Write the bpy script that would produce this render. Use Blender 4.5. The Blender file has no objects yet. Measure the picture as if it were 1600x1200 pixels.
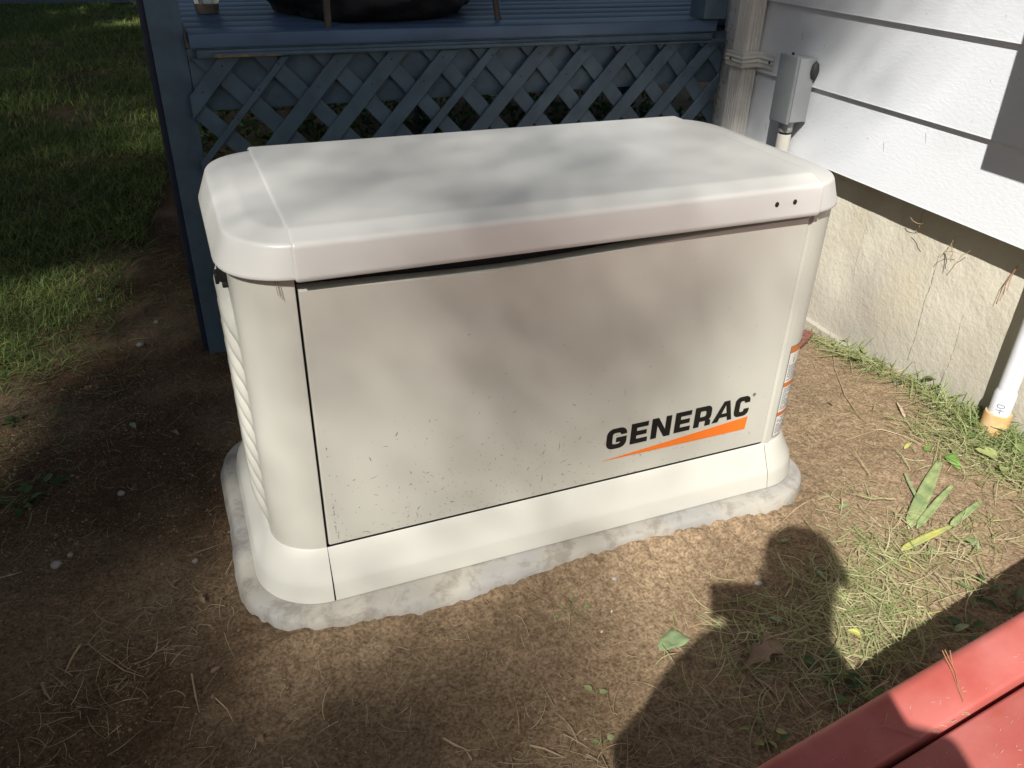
import bpy, bmesh, math, random
import numpy as np
from mathutils import Vector, Matrix, Euler, noise as mnoise

random.seed(7)
rng = np.random.default_rng(7)
scn = bpy.context.scene
COL = scn.collection
rad = math.radians

# ------------------------------------------------------------------ camera
CAMP = np.array([-0.13646609, -1.21933394, 1.17310486])
CROT = (rad(59.39267413), rad(-1.27878601), rad(-22.04613951))
FPX = 1268.3583
cd = bpy.data.cameras.new('camera')
cam = bpy.data.objects.new('camera', cd)
COL.objects.link(cam)
cam.location = CAMP
cam.rotation_euler = CROT
cd.sensor_width = 36.0
cd.lens = FPX / 1600 * 36.0
cd.clip_start = 0.01
cd.clip_end = 500
scn.camera = cam

# ------------------------------------------------------------------ light
SUN = Vector((0.66, 0.75, -0.93)).normalized()          # direction the light travels
world = bpy.data.worlds.new('World')
scn.world = world
world.use_nodes = True
wn = world.node_tree
bg = wn.nodes['Background']
sky = wn.nodes.new('ShaderNodeTexSky')
sky.sky_type = 'NISHITA'
sky.sun_disc = False
sky.sun_elevation = math.asin(-SUN.z)
sky.sun_rotation = math.atan2(-SUN.x, -SUN.y)
sky.air_density = 1.0
sky.dust_density = 1.5
wn.links.new(sky.outputs[0], bg.inputs[0])
bg.inputs[1].default_value = 0.05
sl = bpy.data.lights.new('sun', 'SUN')
sl.energy = 5.0
sl.angle = rad(0.53)
sl.color = (1.0, 0.965, 0.91)
sun = bpy.data.objects.new('sun', sl)
COL.objects.link(sun)
sun.location = (-8, -9, 12)
sun.rotation_euler = SUN.to_track_quat('-Z', 'Y').to_euler()

scn.view_settings.view_transform = 'Standard'
scn.view_settings.look = 'None'
scn.view_settings.exposure = 0.48
scn.view_settings.gamma = 1.0
scn.view_settings.use_curve_mapping = False
scn.render.engine = 'CYCLES'
scn.cycles.max_bounces = 5
scn.cycles.diffuse_bounces = 2

# ------------------------------------------------------------------ pixel helpers (photo pixels, 1600 x 1200)
RM = np.array(Euler(CROT, 'XYZ').to_matrix())


def ray(u, v):
    return RM @ np.array([(u - 800) / FPX, (600 - v) / FPX, -1.0])


def on(u, v, ax, val):
    d = ray(u, v)
    return CAMP + d * ((val - CAMP[ax]) / d[ax])


# ------------------------------------------------------------------ noise
def _hash(ix, iy, s):
    h = (ix.astype(np.int64) * 374761393 + iy.astype(np.int64) * 668265263 + s * 974634777) & 0xffffffff
    h = ((h ^ (h >> 13)) * 1274126177) & 0xffffffff
    return ((h ^ (h >> 16)) & 0xffff) / 65535.0


def vnoise(x, y, s=0):
    ix = np.floor(x); iy = np.floor(y)
    fx = x - ix; fy = y - iy
    fx = fx * fx * (3 - 2 * fx); fy = fy * fy * (3 - 2 * fy)
    a = _hash(ix, iy, s); b = _hash(ix + 1, iy, s); c = _hash(ix, iy + 1, s); d = _hash(ix + 1, iy + 1, s)
    return (a + (b - a) * fx) * (1 - fy) + (c + (d - c) * fx) * fy - 0.5


def gz0(x, y):
    x = np.asarray(x, float); y = np.asarray(y, float)
    return -0.045 - 0.09 * np.clip(y, 0, 1.6) - 0.012 * np.clip(y - 1.6, 0, 25)


def gz(x, y):
    x = np.asarray(x, float); y = np.asarray(y, float)
    z = gz0(x, y)
    dpx = np.maximum(np.maximum(-.165 - x, x - 1.16), 0); dpy = np.maximum(np.maximum(-.09 - y, y - .62), 0)
    z = z + .020 * np.exp(-np.hypot(dpx, dpy) / .07) * (y < .7)
    z = z + 0.014 * vnoise(x * 3.1, y * 3.1, 1) + 0.006 * vnoise(x * 9, y * 9, 2)
    z = z + 0.0045 * vnoise(x * 26 + y * 6, y * 26 - x * 6, 3) + (0.0030 + .004 * vnoise(x * 4, y * 4, 6)) * vnoise(x * 62, y * 62, 4) + 0.0032 * vnoise(x * 135, y * 135, 5)
    return z


# ------------------------------------------------------------------ materials
MATS = {}


def mat(name, col, rough=0.6, var=0.0, vscale=8.0, bump=0.0, bscale=200.0, spec=0.5, col2=None, metal=0.0,
        detail=6.0, stretch=(1, 1, 1), subs=0.0, bdist=0.004, coat=0.0):
    if name in MATS:
        return MATS[name]
    m = bpy.data.materials.new(name)
    m.use_nodes = True
    nt = m.node_tree; N = nt.nodes; L = nt.links
    b = N['Principled BSDF']
    b.inputs['Base Color'].default_value = (*col, 1)
    b.inputs['Roughness'].default_value = rough
    b.inputs['Metallic'].default_value = metal
    b.inputs['Specular IOR Level'].default_value = spec
    b.inputs['Coat Weight'].default_value = coat
    if subs:
        b.inputs['Subsurface Weight'].default_value = subs
        b.inputs['Subsurface Radius'].default_value = (.02, .02, .01)
    tc = N.new('ShaderNodeTexCoord')
    mp = N.new('ShaderNodeMapping')
    mp.inputs['Scale'].default_value = stretch
    L.new(tc.outputs['Object'], mp.inputs[0])
    if var or col2:
        nz = N.new('ShaderNodeTexNoise')
        nz.inputs['Scale'].default_value = vscale
        nz.inputs['Detail'].default_value = detail
        L.new(mp.outputs[0], nz.inputs[0])
        rp = N.new('ShaderNodeValToRGB')
        c2 = col2 if col2 else tuple(min(1, c * (1 + var)) for c in col)
        c1 = col if col2 else tuple(c * (1 - var) for c in col)
        rp.color_ramp.elements[0].position = 0.34
        rp.color_ramp.elements[1].position = 0.66
        rp.color_ramp.elements[0].color = (*c1, 1)
        rp.color_ramp.elements[1].color = (*c2, 1)
        L.new(nz.outputs[0], rp.inputs[0])
        L.new(rp.outputs[0], b.inputs['Base Color'])
    if bump:
        n2 = N.new('ShaderNodeTexNoise')
        n2.inputs['Scale'].default_value = bscale
        n2.inputs['Detail'].default_value = 5
        L.new(mp.outputs[0], n2.inputs[0])
        bp = N.new('ShaderNodeBump')
        bp.inputs['Strength'].default_value = bump
        bp.inputs['Distance'].default_value = bdist
        L.new(n2.outputs[0], bp.inputs['Height'])
        L.new(bp.outputs[0], b.inputs['Normal'])
    MATS[name] = m
    return m


def leafmat(name, col, col2, rough=0.5, trans=0.3):
    """per-face random colour through an attribute, with some light let through"""
    m = bpy.data.materials.new(name)
    m.use_nodes = True
    nt = m.node_tree; N = nt.nodes; L = nt.links
    b = N['Principled BSDF']
    at = N.new('ShaderNodeAttribute'); at.attribute_name = 'rnd'
    mx = N.new('ShaderNodeMix'); mx.data_type = 'RGBA'
    mx.inputs['A'].default_value = (*col, 1); mx.inputs['B'].default_value = (*col2, 1)
    L.new(at.outputs['Fac'], mx.inputs['Factor'])
    L.new(mx.outputs['Result'], b.inputs['Base Color'])
    b.inputs['Roughness'].default_value = rough
    b.inputs['Specular IOR Level'].default_value = 0.35
    if trans:
        tr = N.new('ShaderNodeBsdfTranslucent')
        L.new(mx.outputs['Result'], tr.inputs[0])
        ms = N.new('ShaderNodeMixShader')
        ms.inputs[0].default_value = trans
        L.new(b.outputs[0], ms.inputs[1]); L.new(tr.outputs[0], ms.inputs[2])
        L.new(ms.outputs[0], N['Material Output'].inputs[0])
    return m


M_SHELL = mat('beige_powder_coat', (.54, .53, .465), .34, var=.035, vscale=5, detail=12, bump=.10, bscale=650, bdist=.001, spec=.5)
M_SHELL2 = mat('beige_lid_plastic', (.63, .625, .59), .33, var=.02, vscale=5, bump=.06, bscale=500, bdist=.001, spec=.5)
M_SKIRT = mat('cream_skirt_plastic', (.585, .575, .515), .42, var=.03, vscale=5, bump=.04, bscale=350)
M_DARK = mat('black_gap', (.006, .006, .006), .8)
M_BLACK = mat('black_plastic', (.012, .012, .013), .45)
M_INK = mat('black_decal', (.008, .008, .009), .35)
M_ORANGE = mat('orange_decal', (.83, .19, .022), .4)
M_LABEL = mat('label_paper', (.70, .69, .66), .4)
M_LABELINK = mat('label_ink', (.16, .16, .15), .5)
M_LABELOR = mat('label_orange', (.55, .16, .035), .45)
M_YEL = mat('label_yellow', (.6, .5, .03), .45)
M_BLUE = mat('blue_grey_paint', (.088, .142, .198), .48, var=.16, vscale=14, bump=.25, bscale=120, bdist=.002, spec=.45)
M_BLUE2 = mat('blue_deck_paint', (.085, .145, .250), .45, var=.22, vscale=6, bump=.3, bscale=30, stretch=(.25, 4, 1), bdist=.002)
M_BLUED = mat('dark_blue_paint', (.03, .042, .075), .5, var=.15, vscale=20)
M_CHIP = mat('bare_wood_chipped', (.33, .23, .10), .8, col2=(.12, .10, .07), vscale=60)
M_WHITE = mat('white_siding_paint', (.77, .795, .825), .45, var=.02, vscale=2, bump=.35, bscale=110, stretch=(1, .6, 1.3), bdist=.0022, spec=.4)
M_CORNER = mat('aged_white_trim_paint', (.58, .60, .62), .55, col2=(.68, .70, .72), vscale=9, bump=.3, bscale=90)
M_SPOUT = mat('ivory_aluminium', (.66, .65, .61), .35)
M_BOX = mat('grey_enamel', (.36, .38, .395), .38, var=.03, vscale=10)
M_CONDUIT = mat('beige_conduit', (.62, .59, .52), .45, var=.03, vscale=8)
M_PVC = mat('white_pvc', (.72, .74, .78), .35, var=.05, vscale=20)
M_COUPL = mat('primer_stained_pvc', (.60, .30, .09), .6, col2=(.62, .46, .26), vscale=30, detail=10)
M_RED = mat('red_enamel', (.40, .080, .062), .50, col2=(.50, .15, .13), vscale=9, detail=12, bump=.22, bscale=90, bdist=.002, spec=.35)
M_REDD = mat('dark_gap_red', (.03, .006, .006), .8)
M_ASPH = mat('asphalt', (.05, .05, .06), .8, var=.2, vscale=10)


def concrete_pad():
    m = bpy.data.materials.new('stained_concrete')
    m.use_nodes = True
    nt = m.node_tree; N = nt.nodes; L = nt.links
    b = N['Principled BSDF']; b.inputs['Roughness'].default_value = .75
    tc = N.new('ShaderNodeTexCoord')
    n1 = N.new('ShaderNodeTexNoise'); n1.inputs['Scale'].default_value = 6; n1.inputs['Detail'].default_value = 8
    n2 = N.new('ShaderNodeTexNoise'); n2.inputs['Scale'].default_value = 16; n2.inputs['Detail'].default_value = 15
    n2.inputs['Roughness'].default_value = .72
    n2.inputs['Distortion'].default_value = .3
    L.new(tc.outputs['Object'], n1.inputs[0]); L.new(tc.outputs['Object'], n2.inputs[0])
    r1 = N.new('ShaderNodeValToRGB')
    e = r1.color_ramp.elements
    e[0].position = .40; e[0].color = (.345, .335, .315, 1)
    e[1].position = .62; e[1].color = (.395, .37, .315, 1)
    r2 = N.new('ShaderNodeValToRGB')
    e = r2.color_ramp.elements
    e[0].position = .40; e[0].color = (.50, .47, .43, 1)
    e[1].position = .52; e[1].color = (1, 1, 1, 1)
    L.new(n1.outputs[0], r1.inputs[0]); L.new(n2.outputs[0], r2.inputs[0])
    mx = N.new('ShaderNodeMix'); mx.data_type = 'RGBA'; mx.blend_type = 'MULTIPLY'
    mx.inputs['Factor'].default_value = .6
    L.new(r1.outputs[0], mx.inputs['A']); L.new(r2.outputs[0], mx.inputs['B'])
    L.new(mx.outputs['Result'], b.inputs['Base Color'])
    bp = N.new('ShaderNodeBump'); bp.inputs['Strength'].default_value = .5; bp.inputs['Distance'].default_value = .0025
    L.new(n2.outputs[0], bp.inputs['Height']); L.new(bp.outputs[0], b.inputs['Normal'])
    return m


M_PAD = concrete_pad()


def foundation_mat():
    m = bpy.data.materials.new('rough_parged_concrete')
    m.use_nodes = True
    nt = m.node_tree; N = nt.nodes; L = nt.links
    b = N['Principled BSDF']; b.inputs['Roughness'].default_value = .9
    tc = N.new('ShaderNodeTexCoord')
    mp = N.new('ShaderNodeMapping'); mp.inputs['Scale'].default_value = (1, 1, .45)
    L.new(tc.outputs['Object'], mp.inputs[0])
    n1 = N.new('ShaderNodeTexNoise'); n1.inputs['Scale'].default_value = 5; n1.inputs['Detail'].default_value = 7
    n3 = N.new('ShaderNodeTexNoise'); n3.inputs['Scale'].default_value = 2.2; n3.inputs['Detail'].default_value = 3
    n2 = N.new('ShaderNodeTexNoise'); n2.inputs['Scale'].default_value = 45; n2.inputs['Detail'].default_value = 10
    n4 = N.new('ShaderNodeTexNoise'); n4.inputs['Scale'].default_value = 120
    L.new(mp.outputs[0], n1.inputs[0]); L.new(tc.outputs['Object'], n2.inputs[0]); L.new(mp.outputs[0], n3.inputs[0])
    L.new(tc.outputs['Object'], n4.inputs[0])
    r1 = N.new('ShaderNodeValToRGB'); e = r1.color_ramp.elements
    e[0].position = .36; e[0].color = (.62, .56, .42, 1)
    e[1].position = .64; e[1].color = (.68, .64, .52, 1)
    k = r1.color_ramp.elements.new(.5); k.color = (.60, .56, .45, 1)
    L.new(n1.outputs[0], r1.inputs[0])
    # grey weathered low part
    sp = N.new('ShaderNodeSeparateXYZ'); L.new(tc.outputs['Object'], sp.inputs[0])
    ma = N.new('ShaderNodeMath'); ma.operation = 'MULTIPLY_ADD'; ma.inputs[1].default_value = .55; L.new(n3.outputs[0], ma.inputs[0]); L.new(sp.outputs[2], ma.inputs[2])
    mr = N.new('ShaderNodeMapRange'); mr.inputs[1].default_value = .20; mr.inputs[2].default_value = .48
    mr.inputs[3].default_value = 1; mr.inputs[4].default_value = 0
    L.new(ma.outputs[0], mr.inputs[0])
    mx = N.new('ShaderNodeMix'); mx.data_type = 'RGBA'
    mx.inputs['B'].default_value = (.40, .37, .32, 1)
    L.new(mr.outputs[0], mx.inputs['Factor']); L.new(r1.outputs[0], mx.inputs['A'])
    L.new(mx.outputs['Result'], b.inputs['Base Color'])
    ad = N.new('ShaderNodeMath'); ad.operation = 'MULTIPLY_ADD'; ad.inputs[1].default_value = .4
    L.new(n4.outputs[0], ad.inputs[0]); L.new(n2.outputs[0], ad.inputs[2])
    bp = N.new('ShaderNodeBump'); bp.inputs['Strength'].default_value = .6; bp.inputs['Distance'].default_value = .0045
    L.new(ad.outputs[0], bp.inputs['Height']); L.new(bp.outputs[0], b.inputs['Normal'])
    return m


M_FOUND = foundation_mat()


def ground_mat():
    m = bpy.data.materials.new('bare_soil')
    m.use_nodes = True
    nt = m.node_tree; N = nt.nodes; L = nt.links
    b = N['Principled BSDF']; b.inputs['Roughness'].default_value = .95
    b.inputs['Specular IOR Level'].default_value = .15
    tc = N.new('ShaderNodeTexCoord')

    def nz(s, d=8, dist=0):
        n = N.new('ShaderNodeTexNoise'); n.inputs['Scale'].default_value = s; n.inputs['Detail'].default_value = d
        n.inputs['Distortion'].default_value = dist
        L.new(tc.outputs['Object'], n.inputs[0]); return n
    n1 = nz(2.2); n2 = nz(75, 12); n3 = nz(170, 6); n4 = nz(420, 2)
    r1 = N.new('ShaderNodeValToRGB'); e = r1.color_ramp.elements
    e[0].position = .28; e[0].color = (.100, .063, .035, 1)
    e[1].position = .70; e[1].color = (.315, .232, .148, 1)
    # soil colour runs darker to the left, paler toward the wall
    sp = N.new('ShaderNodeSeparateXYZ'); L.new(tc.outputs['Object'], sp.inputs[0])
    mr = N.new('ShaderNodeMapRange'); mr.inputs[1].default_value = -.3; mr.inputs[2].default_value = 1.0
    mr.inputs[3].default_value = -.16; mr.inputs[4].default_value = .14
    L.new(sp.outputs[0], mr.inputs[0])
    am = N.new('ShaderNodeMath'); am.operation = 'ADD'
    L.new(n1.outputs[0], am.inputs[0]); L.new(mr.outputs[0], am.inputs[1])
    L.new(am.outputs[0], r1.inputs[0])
    r2 = N.new('ShaderNodeValToRGB'); e = r2.color_ramp.elements
    e[0].position = .34; e[0].color = (.74, .71, .68, 1)
    e[1].position = .64; e[1].color = (1.12, 1.12, 1.12, 1)
    L.new(n2.outputs[0], r2.inputs[0])
    mx = N.new('ShaderNodeMix'); mx.data_type = 'RGBA'; mx.blend_type = 'MULTIPLY'; mx.inputs['Factor'].default_value = 1
    L.new(r1.outputs[0], mx.inputs['A']); L.new(r2.outputs[0], mx.inputs['B'])
    # pale grains
    r3 = N.new('ShaderNodeValToRGB'); e = r3.color_ramp.elements
    e[0].position = .66; e[0].color = (0, 0, 0, 1)
    e[1].position = .74; e[1].color = (1, 1, 1, 1)
    L.new(n4.outputs[0], r3.inputs[0])
    r4 = N.new('ShaderNodeValToRGB'); e = r4.color_ramp.elements
    e[0].position = .36; e[0].color = (.62, .60, .57, 1)
    e[1].position = .60; e[1].color = (1.15, 1.15, 1.15, 1)
    L.new(n3.outputs[0], r4.inputs[0])
    mx3 = N.new('ShaderNodeMix'); mx3.data_type = 'RGBA'; mx3.blend_type = 'MULTIPLY'; mx3.inputs['Factor'].default_value = 1
    L.new(mx.outputs['Result'], mx3.inputs['A']); L.new(r4.outputs[0], mx3.inputs['B']); mx = mx3
    m2 = N.new('ShaderNodeMix'); m2.data_type = 'RGBA'; m2.inputs['B'].default_value = (.42, .34, .25, 1)
    L.new(r3.outputs[0], m2.inputs['Factor']); L.new(mx.outputs['Result'], m2.inputs['A'])
    L.new(m2.outputs['Result'], b.inputs['Base Color'])
    ad = N.new('ShaderNodeMath'); ad.operation = 'MULTIPLY_ADD'; ad.inputs[1].default_value = .5
    L.new(n3.outputs[0], ad.inputs[0]); L.new(n2.outputs[0], ad.inputs[2])
    bp = N.new('ShaderNodeBump'); bp.inputs['Strength'].default_value = .9; bp.inputs['Distance'].default_value = .0045
    L.new(ad.outputs[0], bp.inputs['Height']); L.new(bp.outputs[0], b.inputs['Normal'])
    return m


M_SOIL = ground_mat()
M_CLOD = mat('soil_crumbs', (.13, .083, .047), .95, col2=(.31, .225, .145), vscale=30, bump=.4, bscale=300)
M_GRAIN = mat('pale_grit', (.62, .56, .46), .8, col2=(.75, .71, .64), vscale=60)
M_STONE = mat('pale_stone', (.24, .22, .19), .8, col2=(.38, .35, .31), vscale=30, bump=.3, bscale=90)
M_GRASS = leafmat('lawn_blades', (.05, .115, .02), (.30, .36, .11), .5, .35)
M_CLIP = leafmat('pulled_grass', (.20, .27, .08), (.60, .53, .33), .6, .25)
M_STRAW = leafmat('dry_straw', (.20, .155, .085), (.50, .42, .26), .7, .15)
M_WEED = leafmat('weed_leaf', (.13, .20, .065), (.37, .42, .17), .45, .3)
M_WEEDL = leafmat('pale_sprout_leaf', (.20, .25, .10), (.32, .35, .17), .5, .2)
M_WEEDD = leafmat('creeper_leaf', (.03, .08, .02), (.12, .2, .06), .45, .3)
M_TREE = leafmat('tree_leaf', (.02, .055, .01), (.06, .11, .025), .5, .12)
M_BIGLEAF = mat('large_green_leaf', (.17, .25, .12), .5, col2=(.30, .36, .18), vscale=40, bump=.5, bscale=60)
M_YLEAF = mat('yellowing_leaf', (.48, .47, .11), .6, col2=(.30, .34, .13), vscale=30)
M_IRIS = mat('cut_iris_leaf', (.17, .24, .10), .55, col2=(.34, .40, .17), vscale=34, stretch=(1, 1, 1), bump=.4, bscale=150)
M_BROWNLEAF = mat('dead_brown_leaf', (.20, .125, .075), .7, col2=(.32, .22, .14), vscale=40, bump=.5, bscale=60)
M_TWIG = mat('dry_twig', (.30, .20, .11), .8, col2=(.42, .31, .19), vscale=40)
M_NEEDLE = mat('pine_needle', (.42, .20, .10), .6)
M_BARK = mat('bark', (.10, .075, .055), .9, var=.35, vscale=12, bump=.8, bscale=18, bdist=.03, stretch=(1, 1, .25))
M_SKIN = mat('skin', (.55, .33, .24), .5)
M_HAIR = mat('hair', (.03, .02, .015), .6)
M_SHIRT = mat('shirt_cloth', (.10, .12, .16), .85, var=.1, vscale=30)
M_PANTS = mat('trouser_cloth', (.05, .06, .09), .85, var=.1, vscale=30)
M_ROOF = mat('roof_shingle', (.08, .08, .085), .9, var=.3, vscale=6)


# ------------------------------------------------------------------ object helpers
def tag(o, label=None, cat=None, group=None, kind=None):
    if label: o['label'] = label
    if cat: o['category'] = cat
    if group: o['group'] = group
    if kind: o['kind'] = kind
    return o


def empty(name, loc=(0, 0, 0), rz=0.0):
    o = bpy.data.objects.new(name, None)
    o.empty_display_size = .1
    COL.objects.link(o)
    o.location = loc
    o.rotation_euler = (0, 0, rz)
    bpy.context.view_layer.update()
    return o


def link(name, me, m, parent=None, smooth=None):
    if m is not None and not me.materials:
        me.materials.append(m)
    if smooth is not None:
        me.polygons.foreach_set('use_smooth', np.ones(len(me.polygons), bool))
        me.set_sharp_from_angle(angle=rad(smooth))
    o = bpy.data.objects.new(name, me)
    COL.objects.link(o)
    if parent is not None:
        o.parent = parent
        bpy.context.view_layer.update()
        o.matrix_parent_inverse = parent.matrix_world.inverted()
    return o


def obj(name, bm, m, parent=None, smooth=None):
    me = bpy.data.meshes.new(name)
    bmesh.ops.recalc_face_normals(bm, faces=bm.faces)
    bm.to_mesh(me); bm.free()
    return link(name, me, m, parent, smooth)


def npmesh(name, verts, faces_flat, sizes, rnd=None):
    """mesh out of numpy arrays; sizes = loops per face"""
    me = bpy.data.meshes.new(name)
    me.vertices.add(len(verts)); me.vertices.foreach_set('co', np.asarray(verts, np.float32).ravel())
    me.loops.add(len(faces_flat)); me.loops.foreach_set('vertex_index', np.asarray(faces_flat, np.int32))
    st = np.concatenate([[0], np.cumsum(sizes)[:-1]]).astype(np.int32)
    me.polygons.add(len(sizes)); me.polygons.foreach_set('loop_start', st)
    me.update(calc_edges=True)
    if rnd is not None:
        a = me.attributes.new('rnd', 'FLOAT', 'FACE')
        a.data.foreach_set('value', np.asarray(rnd, np.float32))
    return me


def box_bm(x0, x1, y0, y1, z0, z1, bev=0.0, bm=None, seg=2):
    own = bm is None
    b = bmesh.new()
    vs = [b.verts.new((x, y, z)) for x in (x0, x1) for y in (y0, y1) for z in (z0, z1)]
    for f in ((0, 1, 3, 2), (4, 6, 7, 5), (0, 4, 5, 1), (2, 3, 7, 6), (0, 2, 6, 4), (1, 5, 7, 3)):
        b.faces.new([vs[i] for i in f])
    if bev:
        bmesh.ops.bevel(b, geom=list(b.edges), offset=bev, segments=seg, affect='EDGES', profile=.5)
    if own:
        return b
    me = bpy.data.meshes.new('tmp'); b.to_mesh(me); b.free(); bm.from_mesh(me); bpy.data.meshes.remove(me)
    return bm


def prism_bm(poly, axis, a, b_, bev=0.0):
    """polygon (list of 2d points) extruded along axis between a and b_"""
    def P(p, t):
        if axis == 'y': return (p[0], t, p[1])
        if axis == 'x': return (t, p[0], p[1])
        return (p[0], p[1], t)
    b = bmesh.new()
    A = [b.verts.new(P(p, a)) for p in poly]; B = [b.verts.new(P(p, b_)) for p in poly]
    n = len(poly)
    b.faces.new(A); b.faces.new(B[::-1])
    for i in range(n):
        b.faces.new((A[i], B[i], B[(i + 1) % n], A[(i + 1) % n]))
    if bev:
        bmesh.ops.bevel(b, geom=list(b.edges), offset=bev, segments=1, affect='EDGES')
    return b


def tube_bm(pts, r, n=10, cap=True, bm=None):
    """tube along points, r number or list"""
    b = bm or bmesh.new()
    pts = [Vector(p) for p in pts]
    rs = r if isinstance(r, (list, tuple)) else [r] * len(pts)
    up = Vector((0, 0, 1))
    prev = None; rings = []
    for i, p in enumerate(pts):
        d = (pts[min(i + 1, len(pts) - 1)] - pts[max(i - 1, 0)])
        d = d.normalized() if d.length > 1e-9 else Vector((0, 0, 1))
        if prev is None:
            s = d.cross(up)
            if s.length < .05: s = d.cross(Vector((1, 0, 0)))
            s.normalize()
        else:
            s = (prev - d * prev.dot(d)).normalized()
        prev = s
        t = d.cross(s)
        rings.append([b.verts.new(p + (s * math.cos(k * 2 * math.pi / n) + t * math.sin(k * 2 * math.pi / n)) * rs[i]) for k in range(n)])
    for i in range(len(rings) - 1):
        for k in range(n):
            b.faces.new((rings[i][k], rings[i][(k + 1) % n], rings[i + 1][(k + 1) % n], rings[i + 1][k]))
    if cap:
        b.faces.new(rings[0][::-1]); b.faces.new(rings[-1])
    return b


def rrect(x0, x1, y0, y1, r, n=8, sup=2.0):
    """rounded rectangle outline, counter-clockwise from front-left straight start"""
    if not isinstance(r, (list, tuple)): r = [r] * 4
    out = []
    cs = [(x1 - r[0], y0 + r[0], -90, r[0]), (x1 - r[1], y1 - r[1], 0, r[1]), (x0 + r[2], y1 - r[2], 90, r[2]), (x0 + r[3], y0 + r[3], 180, r[3])]
    for cx, cy, a0, rr in cs:
        for k in range(n + 1):
            a = rad(a0 + 90 * k / n)
            c, s = math.cos(a), math.sin(a)
            e = 2.0 / sup
            out.append((cx + rr * math.copysign(abs(c) ** e, c), cy + rr * math.copysign(abs(s) ** e, s)))
    return out


def loft_bm(rings, closed=True, cap0=False, cap1=False):
    b = bmesh.new()
    V = [[b.verts.new(p) for p in r] for r in rings]
    n = len(V[0])
    for i in range(len(V) - 1):
        for k in range(n if closed else n - 1):
            k2 = (k + 1) % n
            b.faces.new((V[i][k], V[i][k2], V[i + 1][k2], V[i + 1][k]))
    if cap0: b.faces.new(V[0][::-1])
    if cap1: b.faces.new(V[-1])
    return b


# ================================================================== SETTING: ground
def axis_lines(lo, hi, step, far_lo, far_hi):
    a = list(np.arange(lo, hi + 1e-6, step))
    s = step; x = a[-1]
    while x < far_hi:
        s *= 1.12; x += s; a.append(x)
    s = step; x = a[0]; pre = []
    while x > far_lo:
        s *= 1.12; x -= s; pre.append(x)
    return np.array(pre[::-1] + a)


def build_ground():
    xs = axis_lines(-1.25, 1.95, .0072, -70, 70)
    ys = axis_lines(-.95, 1.5, .0072, -70, 80)
    X, Y = np.meshgrid(xs, ys)
    Z = gz(X, Y)
    # crumbly lip of loose soil heaped against the slab front
    d = np.minimum(np.abs(Y + .10) * 3, 1) + np.clip(-.2 - X, 0, 1) * 6 + np.clip(X - 1.1, 0, 1) * 6
    Z += .006 * np.exp(-d * 2) * (1 + 2 * vnoise(X * 60, Y * 60, 9))
    nx, ny = len(xs), len(ys)
    V = np.stack([X.ravel(), Y.ravel(), Z.ravel()], 1)
    i = np.arange(nx * ny).reshape(ny, nx)
    F = np.stack([i[:-1, :-1], i[:-1, 1:], i[1:, 1:], i[1:, :-1]], -1).reshape(-1, 4)
    me = npmesh('ground', V, F.ravel(), np.full(len(F), 4))
    me.polygons.foreach_set('use_smooth', np.ones(len(F), bool))
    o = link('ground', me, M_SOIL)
    tag(o, kind='structure')


build_ground()

# driveway at the far edge of the lawn
zD = float(gz0(0, 11.5))
xs = np.linspace(-14, 6, 30)
V = []; F = []
for i, x in enumerate(xs):
    for y in (14.2 + .1 * math.sin(x * 1.7), 22):
        V.append((x, y, float(gz0(x, y)) + .03))
for i in range(len(xs) - 1):
    F.append((2 * i, 2 * i + 2, 2 * i + 3, 2 * i + 1))
me = bpy.data.meshes.new('driveway'); me.from_pydata(V, [], F)
tag(link('driveway', me, M_ASPH), kind='structure')

# ================================================================== HOUSE
WX = 1.783; WY = 0.02687
wdir = Vector((math.sin(WY), math.cos(WY), 0))
HR = Matrix.Rotation(-WY, 4, 'Z')
house = empty('house', (WX, 0, float(gz0(WX, 0))))
tag(house, 'white clapboard house wall on a rough concrete foundation, right of the generator', 'house')


def wobj(name, bm, m, smooth=None, parent=None):
    """built with x = distance out of the wall face (0 = siding face at its lower edge), rotated to the wall's yaw"""
    bm.transform(Matrix.Translation((WX, 0, 0)) @ HR)
    return obj(name, bm, m, parent or house, smooth)


Y1 = 1.48; Y0 = -6.0
# foundation with a slightly lumpy face
b = bmesh.new()
ny, nz_ = 260, 30
ysf = np.linspace(Y0, Y1 - .02, ny)
zsf = np.linspace(-.35, .50, nz_)
V = [[b.verts.new((.066 + .006 * float(vnoise(np.array(y * 7), np.array(z * 7), 31)) + .003 * float(vnoise(np.array(y * 30), np.array(z * 30), 32)), y, z)) for z in zsf] for y in ysf]
for i in range(ny - 1):
    for k in range(nz_ - 1):
        b.faces.new((V[i][k], V[i + 1][k], V[i + 1][k + 1], V[i][k + 1]))
box_bm(.09, 6.0, Y0, Y1 - .02, -.35, .46, 0, b)
wobj('foundation', b, M_FOUND, 60)
# small formwork lip low on the foundation (thin ledge line)
wobj('footing_ledge', box_bm(.045, .075, .25, Y1 - .03, -.30, -.085, .002), M_FOUND)
wobj('sill_board', box_bm(.02, .10, Y0, Y1 - .02, .47, .505, 0), M_DARK)
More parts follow.
